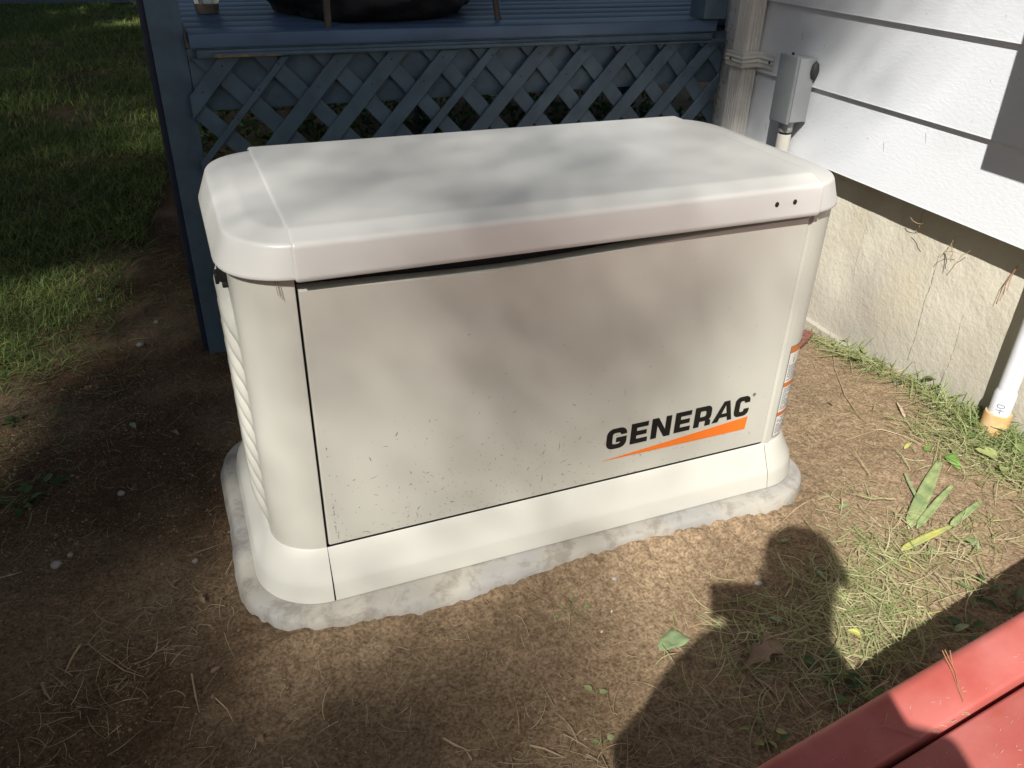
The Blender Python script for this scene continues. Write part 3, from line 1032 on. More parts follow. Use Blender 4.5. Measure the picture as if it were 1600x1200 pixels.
def glyph(ch, w, h, t, ty):
    """returns list of (outer, [holes]) as polygons; built from strips instead of holes"""
    R = min(w, h) * .34
    r = .35 * R
    P = []
    if ch == 'E':
        P.append([(0, 0), (w, 0), (w, ty), (t, ty), (t, h * .5 - ty * .48), (w * .93, h * .5 - ty * .48), (w * .93, h * .5 + ty * .48), (t, h * .5 + ty * .48), (t, h - ty), (w, h - ty), (w, h), (0, h)])
    elif ch == 'N':
        P.append([(0, 0), (t, 0), (t, h * .62), (w - t * 1.12, 0), (w, 0), (w, h), (w - t, h), (w - t, h * .38), (t * 1.12, h), (0, h)])
    elif ch == 'A':
        P.append([(0, 0), (t * 1.05, 0), (w * .30, h * .22), (w * .75, h * .22), (w * .80, 0), (w * 1.02, 0), (w * .76, h), (w * .48, h)])
        P[-1] = None
        # two legs and a bar
        P = [[(0, 0), (t * 1.08, 0), (w * .62, h * .80), (w * .62, h), (w * .50, h)],
             [(w * .62, h), (w * .62, h * .80), (w * .80, 0), (w * 1.03, 0), (w * .80, h)],
             [(w * .29, h * .20), (w * .755, h * .20), (w * .715, h * .385), (w * .42, h * .385)]]
    elif ch in 'CG':
        out = [(w, h * .66), (w, h - R)] + arcpts(w - R, h - R, R, R, 0, 90)[1:] + arcpts(R, h - R, R, R, 90, 180) + arcpts(R, R, R, R, 180, 270) + arcpts(w - R, R, R, R, 270, 360)
        inn = []
        if ch == 'C':
            out += [(w, h * .36)]
            inn = [(w - t, h * .36)] + arcpts(w - t - r, ty + r, r, r, 360, 270) + arcpts(t + r, ty + r, r, r, 270, 180) + arcpts(t + r, h - ty - r, r, r, 180, 90) + arcpts(w - t - r, h - ty - r, r, r, 90, 0) + [(w - t, h * .66)]
        else:
            out += [(w, h * .54), (w * .48, h * .54), (w * .48, h * .54 - ty)]
            inn = [(w - t, h * .54 - ty)] + arcpts(w - t - r, ty + r, r, r, 360, 270) + arcpts(t + r, ty + r, r, r, 270, 180) + arcpts(t + r, h - ty - r, r, r, 180, 90) + arcpts(w - t - r, h - ty - r, r, r, 90, 0) + [(w - t, h * .66)]
        P.append(out + inn)
    elif ch == 'R':
        # stem, bowl, leg
        Rb = h * .24
        P.append([(0, 0), (t, 0), (t, h * .26), (t, h * .26 + ty * .95), (t, h - ty), (t, h), (0, h)])
        out = [(t, h), ] + arcpts(w - Rb, h - Rb, Rb, Rb, 90, 0) + arcpts(w - Rb, h * .26 + Rb, Rb, Rb, 0, -90) + [(t, h * .26)]
        inn = [(t, h * .26 + ty)] + arcpts(w - t - r, h * .26 + ty + r, r, r, -90, 0, 4) + arcpts(w - t - r, h - ty - r, r, r, 0, 90, 4) + [(t, h - ty)]
        P.append(out + inn)
        P.append([(w * .55, h * .30), (w - t * .9, 0), (w * 1.04, 0), (w * 1.0, h * .20), (w * .90, h * .31)])
        P[-1] = [(w - t * 1.0, 0), (w * 1.0, 0), (w * 1.0, h * .24), (w * .90, h * .30), (w - t * 1.0, h * .30)]
    return [p for p in P if p]


def door_y(x, z):
    fx = (x - dx0) / (dx1 - dx0); fz = (z - dz0) / (dz1 - dz0)
    return -.0035 * (1 - (2 * fx - 1) ** 4) * (1 - (2 * fz - 1) ** 4) - .001


def decal(polys, y_off, name, m, parent, th=.0004):
    b = bmesh.new()
    for p in polys:
        vs = [b.verts.new((x, 0, z)) for x, z in p]
        b.faces.new(vs)
    b.normal_update()
    bmesh.ops.triangulate(b, faces=list(b.faces), ngon_method='EAR_CLIP')
    for v in b.verts: v.co.y = door_y(v.co.x, v.co.z) - y_off
    ext = bmesh.ops.extrude_face_region(b, geom=list(b.faces))
    for e in ext['geom']:
        if isinstance(e, bmesh.types.BMVert): e.co.y += th
    return obj(name, b, m, parent)


lets = [('G', .5915, .6395), ('E', .6490, .6905), ('N', .6990, .7475), ('E', .7570, .7975), ('R', .8065, .8500), ('A', .8545, .9055), ('C', .9110, .9510)]
for i, (c_, x0, x1) in enumerate(lets):
    fx = (x0 - .59) / .36
    z0 = .1865 + .0115 * fx; h = .0520
    polys = glyph(c_, x1 - x0, h, .0142, .0118)
    polys = [[(x0 + x, z0 + z) for x, z in p] for p in polys]
    decal(polys, .0009, 'letter', M_INK, door)
nw = 30
decal([[(.5865 + .3665 * k / nw, .1598 + .0322 * k / nw), (.5865 + .3665 * (k + 1) / nw, .1598 + .0322 * (k + 1) / nw), (.5865 + (.9505 - .5865) * (k + 1) / nw, .1598 - .0018 * (k + 1) / nw), (.5865 + (.9505 - .5865) * k / nw, .1598 - .0018 * k / nw)][(1 if k == 0 else 0):] for k in range(nw)], .0009, 'wedge_emblem', M_ORANGE, door)
ringp = []
cx, cz, ro, ri = .9595, .2475, .0042, .0034
ringp = [(cx + ro * math.cos(a), cz + ro * math.sin(a)) for a in np.linspace(0, 2 * math.pi, 17)] + [(cx + ri * math.cos(a), cz + ri * math.sin(a)) for a in np.linspace(2 * math.pi, 0, 17)]
decal([ringp, [(cx - .0018, cz - .0022), (cx - .0009, cz - .0022), (cx - .0009, cz + .0023), (cx - .0018, cz + .0023)],
       [(cx - .0008, cz + .0023), (cx - .0008, cz + .0015), (cx + .0007, cz + .0012), (cx - .0006, cz), (cx + .001, cz - .0022), (cx + .0019, cz - .0022), (cx + .0009, cz + .0001), (cx + .0017, cz + .0014), (cx + .0009, cz + .0023)]], .0006, 'registered_mark', M_INK, door)
# grass specks stuck to the door, denser low down on the left
b = bmesh.new()
for k in range(420):
    x = rng.uniform(.02, .99); z = ZB + .006 + abs(rng.normal(0, .10 if k < 330 else .22))
    if k < 300: x = min(.98, max(.02, rng.normal(.33, .22)))
    if z > .6: continue
    L = rng.choice([.0012, .0018, .003, .005, .009], p=[.5, .25, .15, .08, .02]); w = rng.uniform(.0002, .0006)
    a = rng.uniform(0, math.pi); bend = rng.uniform(-.3, .3) * L
    ex, ez = math.cos(a), math.sin(a)
    yy = door_y(x, z) - .0007
    pts = [(-L, -w * .3), (0, -w + bend), (L, -w * .2), (L, w * .3), (0, w + bend), (-L, w * .3)]
    b.faces.new([b.verts.new((x + p * ex - q * ez, yy, z + p * ez + q * ex)) for p, q in pts])
f = obj('grass_specks', b, mat('dried_specks', (.05, .045, .028), .8), door); f['kind'] = 'stuff'

# --- skirt: separate pieces with hairline joints


def outset_path(pts, d):
    out = []
    n = len(pts)
    for i, p in enumerate(pts):
        a = Vector(pts[max(i - 1, 0)]); c = Vector(pts[min(i + 1, n - 1)])
        t = (c - a).normalized()
        nrm = Vector((t.y, -t.x))
        out.append((p[0] + nrm.x * d, p[1] + nrm.y * d))
    return out


def corner_path(kind):
    if kind == 'left':
        p = [(-.0006, YB + .0), ]
        p = [(.0 - .0006, YB)] + [(XL + .09 + .09 * math.cos(rad(90 + 90 * k / 10)), YB - .09 + .09 * math.sin(rad(90 + 90 * k / 10))) for k in range(11)]
        p += [(XL + Rc + Rc * math.cos(rad(180 + 90 * k / 14)), Rc + Rc * math.sin(rad(180 + 90 * k / 14))) for k in range(15)]
        p += [(-.0006, 0)]
        return p
    if kind == 'front': return [(.0006, 0), (.25, 0), (.5, 0), (.75, 0), (1.0154, 0)]
    if kind == 'right':
        p = [(1.0166, 0)] + [(XR - .085 + .085 * math.cos(rad(-90 + 90 * k / 12)), .085 + .085 * math.sin(rad(-90 + 90 * k / 12))) for k in range(13)]
        p += [(XR - .09 + .09 * math.cos(rad(90 * k / 10)), YB - .09 + .09 * math.sin(rad(90 * k / 10))) for k in range(11)]
        p += [(1.0166, YB)]
        return p
    return [(1.0154, YB), (.0006, YB)]


sprof = [(.0, ZB - .0005), (.002, ZB + .0008), (.0055, ZB - .004), (.012, .085), (.030, .050), (.0345, .042), (.0365, .036), (.0425, .006), (.0425, .0015), (.030, .0005)]
for kind, nm in (('left', 'skirt_corner'), ('front', 'skirt_front'), ('right', 'skirt_corner'), ('back', 'skirt_back')):
    path = corner_path(kind)
    rings = [[(x, y, z) for x, y in outset_path(path, d)] for d, z in sprof]
    b = loft_bm(rings, False)
    o = obj(nm, b, M_SKIRT, gen, 40)
b = bmesh.new()
bp = corner_path('left')[:-1] + corner_path('front') + corner_path('right')
rings = [[(x, y, z) for x, y in outset_path(bp, d - .0022)] for d, z in sprof[2:-1]]
obj('skirt_backing', loft_bm(rings, False), M_DARK, gen)

# --- louvre vanes on the left side
for k in range(10):
    z = .135 + k * .044
    b = bmesh.new()
    n = 14; m_ = 7
    rings = []
    for i in range(n + 1):
        t = i / n
        yy = .098 + .33 * t
        amp = .021 * math.sin(math.pi * min(1, t * 3.2) / 2) * math.sin(math.pi * min(1, (1 - t) * 3.2) / 2)
        zz_ = z + .020 * (1 - t) * 0 + .024 * math.cos(math.pi * min(t * 2.2, 1)) * -.5
        ring = []
        for j in range(m_ + 1):
            s = j / m_
            prof_ = math.sin(math.pi * s) ** .8 * (1.25 - .5 * s)
            ring.append((XL + .0015 - amp * prof_, yy, zz_ - .024 + .048 * s))
        rings.append(ring)
    b = loft_bm(rings, False)
    obj('louvre', b, M_SHELL, body, 70)
# black latch high on the left side
b = box_bm(XL - .014, XL + .004, .16, .215, .600, .662, .004)
box_bm(XL - .020, XL - .013, .175, .200, .592, .612, .002, b)
box_bm(XL - .010, XL + .002, .155, .170, .592, .602, .002, b)
obj('latch', b, M_BLACK, gen, 40)

# --- warning label on the right corner, following the curve


def corner_pt(s, z, lift=.0006):
    """s = arc length along the right corner from x = 1.031 (front) round to the side"""
    R_ = .075; cx, cy = XR - R_, .077
    a = -math.pi / 2 + s / R_
    if s < 0: return (cx + s, .002 - lift, z)
    if a > 0: return (XR + lift, cy + (a * R_), z)
    return (cx + (R_ + lift) * math.cos(a), cy + (R_ + lift) * math.sin(a), z)


def label_strip(s0, s1, z0, z1, lift, name, m, parent, n=10, slope=0):
    b = bmesh.new()
    A = [b.verts.new(corner_pt(s0 + (s1 - s0) * k / n, z0 + slope * (s0 + (s1 - s0) * k / n), lift)) for k in range(n + 1)]
    B_ = [b.verts.new(corner_pt(s0 + (s1 - s0) * k / n, z1 + slope * (s0 + (s1 - s0) * k / n), lift)) for k in range(n + 1)]
    for k in range(n): b.faces.new((A[k], A[k + 1], B_[k + 1], B_[k]))
    return obj(name, b, m, parent, 60)


LS0, LS1 = .010, .098
lab_border = label_strip(LS0 - .0012, LS1 + .0012, ZB + .0085, .3512, .0005, 'warning_label', M_INK, body)
lab = label_strip(LS0, LS1, ZB + .010, .350, .0008, 'label_face', M_LABEL, body)
bars = [(.334, .350), (.246, .258), (.168, .179)]
for (a, c_) in bars:
    label_strip(LS0, LS1, a, c_, .0011, 'label_band', M_LABELOR, body)
b = bmesh.new()
for s in (.012, .052):      # two hazard triangles
    pts = [(s, .3035), (s + .030, .3035), (s + .015, .330)]
    b.faces.new([b.verts.new(corner_pt(a_, z_, .0011)) for a_, z_ in pts])
obj('hazard_triangle', b, M_YEL, body)
b = bmesh.new()
for s in (.012, .052):
    b.faces.new([b.verts.new(corner_pt(a_, z_, .0014)) for a_, z_ in [(s + .0135, .308), (s + .0165, .308), (s + .0165, .320), (s + .0135, .320)]])
z = .300
while z > ZB + .014:
    if not any(a - .003 < z < c_ + .003 for a, c_ in bars):
        s = LS0 + .004
        while s < LS1 - .008:
            l = rng.uniform(.004, .012)
            e_ = min(s + l, LS1 - .004)
            if rng.random() < .9:
                b.faces.new([b.verts.new(corner_pt(a_, z_, .0011)) for a_, z_ in [(s, z), (e_, z), (e_, z + .0019), (s, z + .0019)]])
            s += l + .0012
    z -= .0046
f = obj('fine_print', b, M_LABELINK, body); f['kind'] = 'stuff'

# --- lid
LX0, LX1, LY0, LY1 = -.113, 1.123, -.020, .562


def lidring(ins, z, r=.135, sup=2.25):
    ix = ins + .020 * min(1, max(0, (z - ZL - .004) / .055)) * (1 if ins < .01 else 1.15)
    return [(x, y, z) for x, y in rrect(LX0 + ix, LX1 - ix, LY0 + ins, LY1 - ins, max(.02, r - ins * .55), 14, sup)]


lprof = [(.014, ZL + .008), (.003, ZL + .0008), (.0008, ZL), (0, ZL + .0015), (.0003, ZL + .006), (.001, .690), (.0018, .7135), (.0022, .7160), (.0034, .7185), (.0055, .7200), (.0080, .7209), (.014, .7230), (.028, .7277), (.0335, .7294), (.0365, .7302), (.040, .7308), (.045, .7311), (.10, .7316), (.20, .7320)]
rings = [lidring(i, z) for i, z in lprof]
b = loft_bm(rings, True, False, True)
lid = obj('lid', b, M_SHELL2, gen, 62)
obj('lid_underside', loft_bm([lidring(.004, ZL + .005), lidring(.004, ZL + .007)], True, True, True), M_SHELL, lid)
# raised centre panel of the lid between the two seams
pr = []
for i, z in lprof[1:]: pr.append((LY0 + i, z))
pr2 = [(LY1 - i, z) for i, z in lprof[1:]][::-1]
full = pr + pr2


def offs(pts, d):
    out = []
    for k, p in enumerate(pts):
        a = Vector(pts[max(k - 1, 0)]); c = Vector(pts[min(k + 1, len(pts) - 1)])
        t = (c - a).normalized(); nrm = Vector((-t.y, t.x))
        out.append((p[0] + nrm.x * d, p[1] + nrm.y * d))
    return out


rr = []
for x, d in [(.0, -.0006), (.0006, .0022), (.0022, .0040), (.0055, .0044), (.25, .0044), (.5, .0044), (.75, .0044), (1.006, .0044), (1.0092, .0040), (1.0108, .0022), (1.0115, -.0006)]:
    rr.append([(x, y, z) for y, z in offs(full, d)])
cp = obj('lid_panel', loft_bm(rr, False), M_SHELL2, lid, 62)
for (u, v) in [(1213, 319), (1241, 315)]:
    p = on(u, v, 1, LY0 - .0015)
    bb = bmesh.new()
    bmesh.ops.create_icosphere(bb, subdivisions=2, radius=.0046)
    bb.transform(Matrix.Translation((p[0], LY0 - .0040, p[2])) @ Matrix.Diagonal((1, .35, 1.15, 1)))
    obj('screw_hole', bb, M_DARK, lid, 50)
# two pine needles hanging below the lid seam
for k, (a_, c_, lb) in enumerate([((-.030, -.001, ZL), (-.027, -.0015, ZL - .03), 'left one of two tiny needles poking down under the left lid seam'), ((-.026, -.001, ZL), (-.021, -.0015, ZL - .038), 'right one of two tiny needles poking down under the left lid seam')]):
    tag(obj('pine_needle', tube_bm([a_, c_], .0006, 4), M_TWIG), lb, 'pine needle')

# ================================================================== RED CELLAR BULKHEAD
bk = empty('cellar_bulkhead', (1.0, -1.2, -.05))
tag(bk, 'red painted steel cellar bulkhead with a low sloping top, at the bottom right', 'cellar door')


def rz(x): return .15 + .2125 * (x - .48)


def ribbon_solid(ypr, x0, x1, zlow=None, n=30):
    """profile list of (y, dz above slope) swept along x with the slope"""
    rings = []
    for i in range(n + 1):
        x = x0 + (x1 - x0) * i / n
        rings.append([(x, y + .035 * (x - .48), (rz(x) + d) if d > -.5 else -.12) for y, d in ypr])
    return rings


YE = -.698
arc = [(YE - .022 + .022 * math.sin(rad(a)), -.022 + .022 * math.cos(rad(a))) for a in range(0, 91, 10)]
pf = [(YE - .084, -.03), (YE - .084, -.004), (YE - .0815, -.001), (YE - .079, 0), (YE - .05, .0012)] + arc + [(YE + .002, -.6)]
rings = ribbon_solid(pf, .02, 1.74)
b = loft_bm(rings, False)
obj('side_frame', b, M_RED, bk, 50)
pf = [(YE - .094, -.03), (YE - .094, -.006), (YE - .0965, -.002), (YE - .100, 0), (YE - .40, .002), (YE - .62, .002), (YE - .63, -.03)]
b = loft_bm(ribbon_solid(pf, .03, 1.74), False)
leaf = obj('door_leaf', b, M_RED, bk, 50)
pf = [(YE - .64, -.03), (YE - .64, -.001), (YE - .645, .002), (YE - 1.16, .002), (YE - 1.165, -.03)]
obj('door_leaf', loft_bm(ribbon_solid(pf, .03, 1.74), False), M_RED, bk, 50)
pf = [(YE - .083, -.030), (YE - .095, -.030)]
obj('gap_channel', loft_bm(ribbon_solid(pf, .02, 1.74), False), M_REDD, bk)
pf = [(YE - .63, -.03), (YE - .64, -.03)]
obj('gap_channel', loft_bm(ribbon_solid(pf, .02, 1.74), False), M_REDD, bk)
pf = [(YE - 1.17, -.004), (YE - 1.175, 0), (YE - 1.23, 0), (YE - 1.25, -.02), (YE - 1.25, -.6)]
obj('side_frame', loft_bm(ribbon_solid(pf, .02, 1.74), False), M_RED, bk, 50)
obj('end_frame', box_bm(.0, .022, YE - 1.26, YE - .01, -.12, rz(.02) - .012, .004), M_RED, bk, 40)
# pine needles lying on the red steel
nb = bmesh.new()


def onred(u, v, lift=.001):
    d = ray(u, v); nrm = np.array([-.2125, 0, 1.0]); c = .15 - .2125 * .48 + lift
    t = (c - nrm @ CAMP) / (nrm @ d)
    return Vector(CAMP + d * t)


for pts, lb in (([(1470, 1022), (1487, 1050), (1494, 1070), (1505, 1098)], 'longer left one of a bent pair of brown needles on the red frame'), ([(1474, 1021), (1492, 1050), (1497, 1075), (1505, 1097)], 'right one of a bent pair of brown needles on the red frame'), ([(1482, 1022), (1488, 1040)], 'short brown needle beside the bent pair on the red frame'), ([(1374, 1137), (1400, 1141), (1440, 1156)], 'pale needle lying in the shaded part of the red frame'), ([(1384, 1120), (1381, 1133)], 'tiny upright needle in the shaded part of the red frame')):
    tag(obj('pine_needle', tube_bm([onred(*p) + Vector((0, 0, .002 + .006 * (i == 0))) for i, p in enumerate(pts)], .0007, 4), M_NEEDLE), lb, 'pine needle')
nb = bmesh.new()
for k in range(26):
    t = rng.uniform(0, 1)
    u = 1440 + 65 * t + rng.normal(0, 4); v = 1150 - 42 * t + rng.normal(0, 3)
    p = onred(u, v, -.004)
    a = rng.uniform(-.8, .8); L = rng.uniform(.004, .014)
    tube_bm([p, p + Vector((math.cos(a) * L * .5, math.sin(a) * L * .5, .003)), p + Vector((math.cos(a) * L, math.sin(a) * L, .001))], .0006, 4, True, nb)
tag(obj('gap_debris', nb, M_TWIG), 'dry needles and litter caught in the groove of the red bulkhead', 'litter', kind='stuff')
# dull scuffs on the red paint
b = bmesh.new()
for k in range(110):
    u = rng.uniform(1300, 1600); v = rng.uniform(1000, 1200)
    p = onred(u, v, .0018)
    if p.y > YE - .03 or YE - .11 < p.y - .035 * (p.x - .48) < YE - .075: continue
    a = rng.uniform(-.6, .9); L = rng.uniform(.0008, .005); w = rng.uniform(.0002, .0006)
    ex = Vector((math.cos(a), math.sin(a), .2125 * math.cos(a))); ey = Vector((-math.sin(a), math.cos(a), -.2125 * math.sin(a)))
    b.faces.new([b.verts.new(p + ex * L * s1 + ey * w * s2) for s1, s2 in ((-1, 0), (-.2, -1), (1, .1), (.3, 1))])
f = obj('scuff_marks', b, mat('pale_scuff', (.55, .33, .30), .6), bk); f['kind'] = 'stuff'

# ================================================================== GROUND LITTER AND PLANTS


def G(u, v):
    p = on(u, v, 2, -.06)
    for _ in range(6):
        p = on(u, v, 2, float(gz(p[0], p[1])))
    return Vector(p)


def blocked(x, y):
    """true where the slab, house or bulkhead stands"""
    if -.17 < x < 1.175 and -.104 < y < .63: return True
    if x > 1.835: return True
    if y < YE + .01 + .035 * (x - .48) and x > .0: return True
    return False


def strands(name, pts, length, width, flat, bend, m, label=None, cat=None, seg=4, zrange=(.001, .012), upright=0.0, stuffk=True, parent=None, dirs=None, vee=True):
    """many bent ribbons lying on or standing in the ground. pts (n,2)"""
    n = len(pts)
    L = rng.uniform(length[0], length[1], n)
    W = rng.uniform(width * .6, width * 1.3, n)
    a = rng.uniform(0, 2 * np.pi, n) if dirs is None else dirs
    up = np.clip(rng.normal(upright, .22, n), -.05, 1.5) if upright else rng.uniform(-.02, .12, n)
    kap = rng.normal(0, bend, n)
    t = np.linspace(0, 1, seg + 1)
    x = pts[:, 0].copy(); y = pts[:, 1].copy()
    z = gz(x, y) + rng.uniform(zrange[0], zrange[1], n)
    X = [x.copy()]; Y = [y.copy()]; Z = [z.copy()]; A = [a.copy()]
    droop = rng.uniform(.3, 1.2, n) * (upright > .01)
    ca = a.copy(); cu = up.copy()
    for s in range(seg):
        st = L / seg
        X.append(X[-1] + np.cos(ca) * np.cos(cu) * st); Y.append(Y[-1] + np.sin(ca) * np.cos(cu) * st)
        Z.append(Z[-1] + np.sin(cu) * st)
        ca = ca + kap / seg; A.append(ca.copy())
        cu = cu - droop / seg if upright else cu + rng.normal(0, .12, n) - .03
    X = np.stack(X, 1); Y = np.stack(Y, 1); Z = np.stack(Z, 1); A = np.stack(A, 1)
    if not upright:
        Z = np.maximum(Z, gz(X, Y) + .0012)
    else:
        Z = np.maximum(Z, gz(X, Y) - .002)
    prof_ = np.interp(t, [0, .3, 1], [.7, 1, .12])
    tw = rng.uniform(-.6, .6, n)[:, None]
    ox = -np.sin(A) * W[:, None] * prof_ * .5; oy = np.cos(A) * W[:, None] * prof_ * .5
    oz = W[:, None] * prof_ * .5 * tw
    Vl = np.stack([X - ox, Y - oy, Z - oz], -1); Vr = np.stack([X + ox, Y + oy, Z + oz], -1)
    Vm = np.stack([X, Y, Z + W[:, None] * prof_ * .22], -1)
    V = np.stack([Vl, Vm, Vr], 2)      # n, seg+1, 3, 3
    idx = np.arange(n * (seg + 1) * 3).reshape(n, seg + 1, 3)
    F = []
    for c, c2 in (((0, 1), (1, 2)) if vee else ((0, 2),)):
        q = np.stack([idx[:, :-1, c], idx[:, :-1, c2], idx[:, 1:, c2], idx[:, 1:, c]], -1)
        F.append(q)
    F = np.stack(F, 2).reshape(-1, 4)
    rnd = np.repeat(np.clip(rng.normal(.45, .28, n), 0, 1), seg * (2 if vee else 1))
    me = npmesh(name, V.reshape(-1, 3), F.ravel(), np.full(len(F), 4), rnd)
    me.polygons.foreach_set('use_smooth', np.ones(len(F), bool))
    o = link(name, me, m, parent)
    if label: tag(o, label, cat)
    if stuffk: o['kind'] = 'stuff'
    return o


def cloud(clumps, keepout=True):
    out = []
    for (u, v, n, sx, sy, rot) in clumps:
        c = G(u, v)
        q = rng.normal(0, 1, (n, 2)) * (sx, sy)
        cr, sr = math.cos(rot), math.sin(rot)
        q = np.stack([q[:, 0] * cr - q[:, 1] * sr + c.x, q[:, 0] * sr + q[:, 1] * cr + c.y], 1)
        out.append(q)
    out = np.concatenate(out)
    if keepout:
        out = out[[not blocked(p[0], p[1]) for p in out]]
    return out


# soil crumbs: thousands of tiny irregular lumps pressed in the soil
def lumps(name, pts, rad_, m, label=None, cat=None, sink=.3, flat=.6):
    n = len(pts)
    base = np.array([(1, 0, 0), (-1, 0, 0), (0, 1, 0), (0, -1, 0), (0, 0, 1), (0, 0, -1)], float)
    tri = np.array([(0, 2, 4), (2, 1, 4), (1, 3, 4), (3, 0, 4)])        # only the half that stands out of the soil
    r = rad_(n)
    a = rng.uniform(0, 2 * np.pi, n)
    V = base[None] * rng.uniform(.6, 1.3, (n, 6, 1)) * r[:, None, None]
    V[:, :4, 2] -= (r * .9)[:, None]
    V[:, :, 2] *= flat
    x = V[:, :, 0] * np.cos(a)[:, None] - V[:, :, 1] * np.sin(a)[:, None]
    y = V[:, :, 0] * np.sin(a)[:, None] + V[:, :, 1] * np.cos(a)[:, None]
    V[:, :, 0] = x + pts[:, 0:1]; V[:, :, 1] = y + pts[:, 1:2]
    V[:, :, 2] += (gz(pts[:, 0], pts[:, 1]) + r * flat * (1 - 2 * sink) * .5)[:, None]
    F = (tri[None] + (np.arange(n) * 6)[:, None, None]).reshape(-1, 3)
    me = npmesh(name, V.reshape(-1, 3), F.ravel(), np.full(len(F), 3))
    o = link(name, me, m)
    if label: tag(o, label, cat)
    o['kind'] = 'stuff'
    return o


def area_pts(n, x0, x1, y0, y1, dens=None):
    p = np.stack([rng.uniform(x0, x1, n), rng.uniform(y0, y1, n)], 1)
    if dens is not None:
        p = p[rng.random(len(p)) < dens(p[:, 0], p[:, 1])]
    return p[[not blocked(a, c) for a, c in p]]


def clod_d(x, y):
    return np.clip(.42 + 1.3 * vnoise(x * 5, y * 5, 61) + 1.2 * np.exp(-np.abs(y + .14) * 14) * (x < 1.1) * (x > -.3) + .5 * np.exp(-np.abs(x + .2) * 9) * (y < .8), 0, 1)


pc = area_pts(230000, -1.2, 1.82, -.75, 1.4, clod_d)
lumps('soil_crumbs', pc, lambda n: rng.lognormal(math.log(.0016), .55, n), M_CLOD, 'loose brown crumbs of soil scattered over the dug ground', 'soil')
# white grit in front left of the slab
pg = np.concatenate([cloud([(540, 1060, 260, .14, .05, .1), (420, 1010, 140, .10, .04, .2), (330, 1120, 60, .1, .04, 0), (700, 1010, 60, .16, .04, .1), (650, 1100, 60, .2, .05, .1), (1000, 880, 60, .2, .05, .1), (1290, 760, 120, .1, .08, .3), (1330, 880, 60, .12, .1, 0), (1240, 960, 60, .1, .05, 0)]), area_pts(250, -1.1, 1.8, -.7, 1.2)])
lumps('pale_grit', pg, lambda n: rng.lognormal(math.log(.0013), .3, n), M_GRAIN, 'tiny pale concrete crumbs sprinkled over the dark soil in front of the slab', 'grit', sink=.1)

# individual stones
for i, (u, v, s) in enumerate([(190, 772, .009), (186, 345, .022), (157, 470, .014), (220, 540, .014), (169, 516, .010), (88, 884, .011), (110, 868, .007), (248, 294, .010), (305, 878, .007), (245, 504, .012), (960, 905, .006), (1185, 913, .008), (1400, 600, .010)]):
    p = G(u, v)
    b = bmesh.new(); bmesh.ops.create_icosphere(b, subdivisions=2, radius=s)
    for w in b.verts:
        w.co *= 1 + .35 * mnoise.noise(w.co / s * 1.1 + Vector((i, 3, 1))); w.co.z *= .6
    b.transform(Matrix.Translation(p + Vector((0, 0, s * .25))) @ Matrix.Rotation(i * 1.3, 4, 'Z'))
    lb = ['small white pebble left of the slab on dark soil', 'largest grey stone at the edge of the lawn beside the post', 'pale pebble among the green lawn blades at far left', 'flat grey stone near the foot of the deck post',
          'light pebble lying on the lawn edge between two stones', 'square pale chip on shaded soil at lower left', 'tiny pale chip just above the square one at lower left', 'round pebble in the bare soil patch below the grass, near the post',
          'small brownish pebble close to the left slab edge', 'whitish stone on the soil just left of the deck post foot', 'little stone in front of the slab on dim soil', 'pale pebble by the head shaped shadow', 'small pebble between generator and foundation'][i]
    tag(obj('pebble', b, M_STONE, None, 80), lb, 'pebble', 'pebbles on the soil')

# dry straw over everything, denser toward the right and in the corner patches
ps = cloud([(1330, 930, 330, .17, .10, .1), (1250, 1010, 260, .14, .07, 0), (1450, 900, 260, .16, .08, .2), (1500, 790, 170, .10, .10, .1), (1350, 830, 150, .15, .06, .1),
            (1180, 1100, 130, .16, .05, 0), (1010, 1170, 150, .16, .03, .1), (840, 1175, 60, .10, .03, 0), (1330, 600, 80, .16, .14, .8), (1280, 700, 60, .12, .1, 0), (1480, 620, 160, .10, .18, 0),
            (280, 950, 110, .12, .05, .2), (210, 1040, 70, .16, .06, .2), (100, 1130, 90, .14, .05, .2), (430, 1170, 60, .2, .04, .1), (1560, 980, 90, .12, .06, 0), (950, 840, 50, .2, .02, .1), (760, 1000, 40, .16, .05, .1)])
ps = np.concatenate([ps, area_pts(900, -1.1, 1.8, -.7, 1.35)])
strands('dry_straw', ps, (.015, .085), .0013, True, .8, M_STRAW, 'fine dry straw and dead stems strewn over the bare soil', 'straw', 5)
pf_ = area_pts(5000, -1.2, 1.82, -.72, 1.3, lambda x, y: np.clip(.5 + 1.3 * vnoise(x * 4, y * 4, 71), 0, 1))
strands('fine_litter', pf_, (.005, .024), .0009, True, .9, M_STRAW, 'short broken bits of dead grass littering the soil', 'litter', 3)

# pulled green grass heaps on the right
pgc = cloud([(1540, 690, 420, .07, .10, 0), (1480, 690, 160, .08, .06, 0), (1570, 740, 220, .05, .08, 0), (1475, 622, 420, .03, .10, 0), (1400, 588, 320, .028, .12, 0), (1330, 556, 240, .025, .10, 0), (1290, 540, 110, .025, .06, 0),
             (1380, 880, 300, .09, .06, .2), (1340, 960, 200, .06, .07, 0), (1400, 960, 130, .09, .05, .1), (1330, 1000, 130, .10, .05, .1), (1240, 980, 90, .10, .05, 0), (1500, 850, 90, .10, .05, 0),
             (1290, 1080, 120, .10, .05, .1), (1180, 1000, 60, .09, .03, 0), (1300, 790, 40, .08, .03, .1), (1150, 960, 30, .06, .03, 0)])
strands('pulled_grass', pgc, (.03, .13), .0022, True, .9, M_CLIP, 'wilting pulled grass strewn in heaps along the foundation and round the shadow', 'grass clippings', 6, (.002, .022))
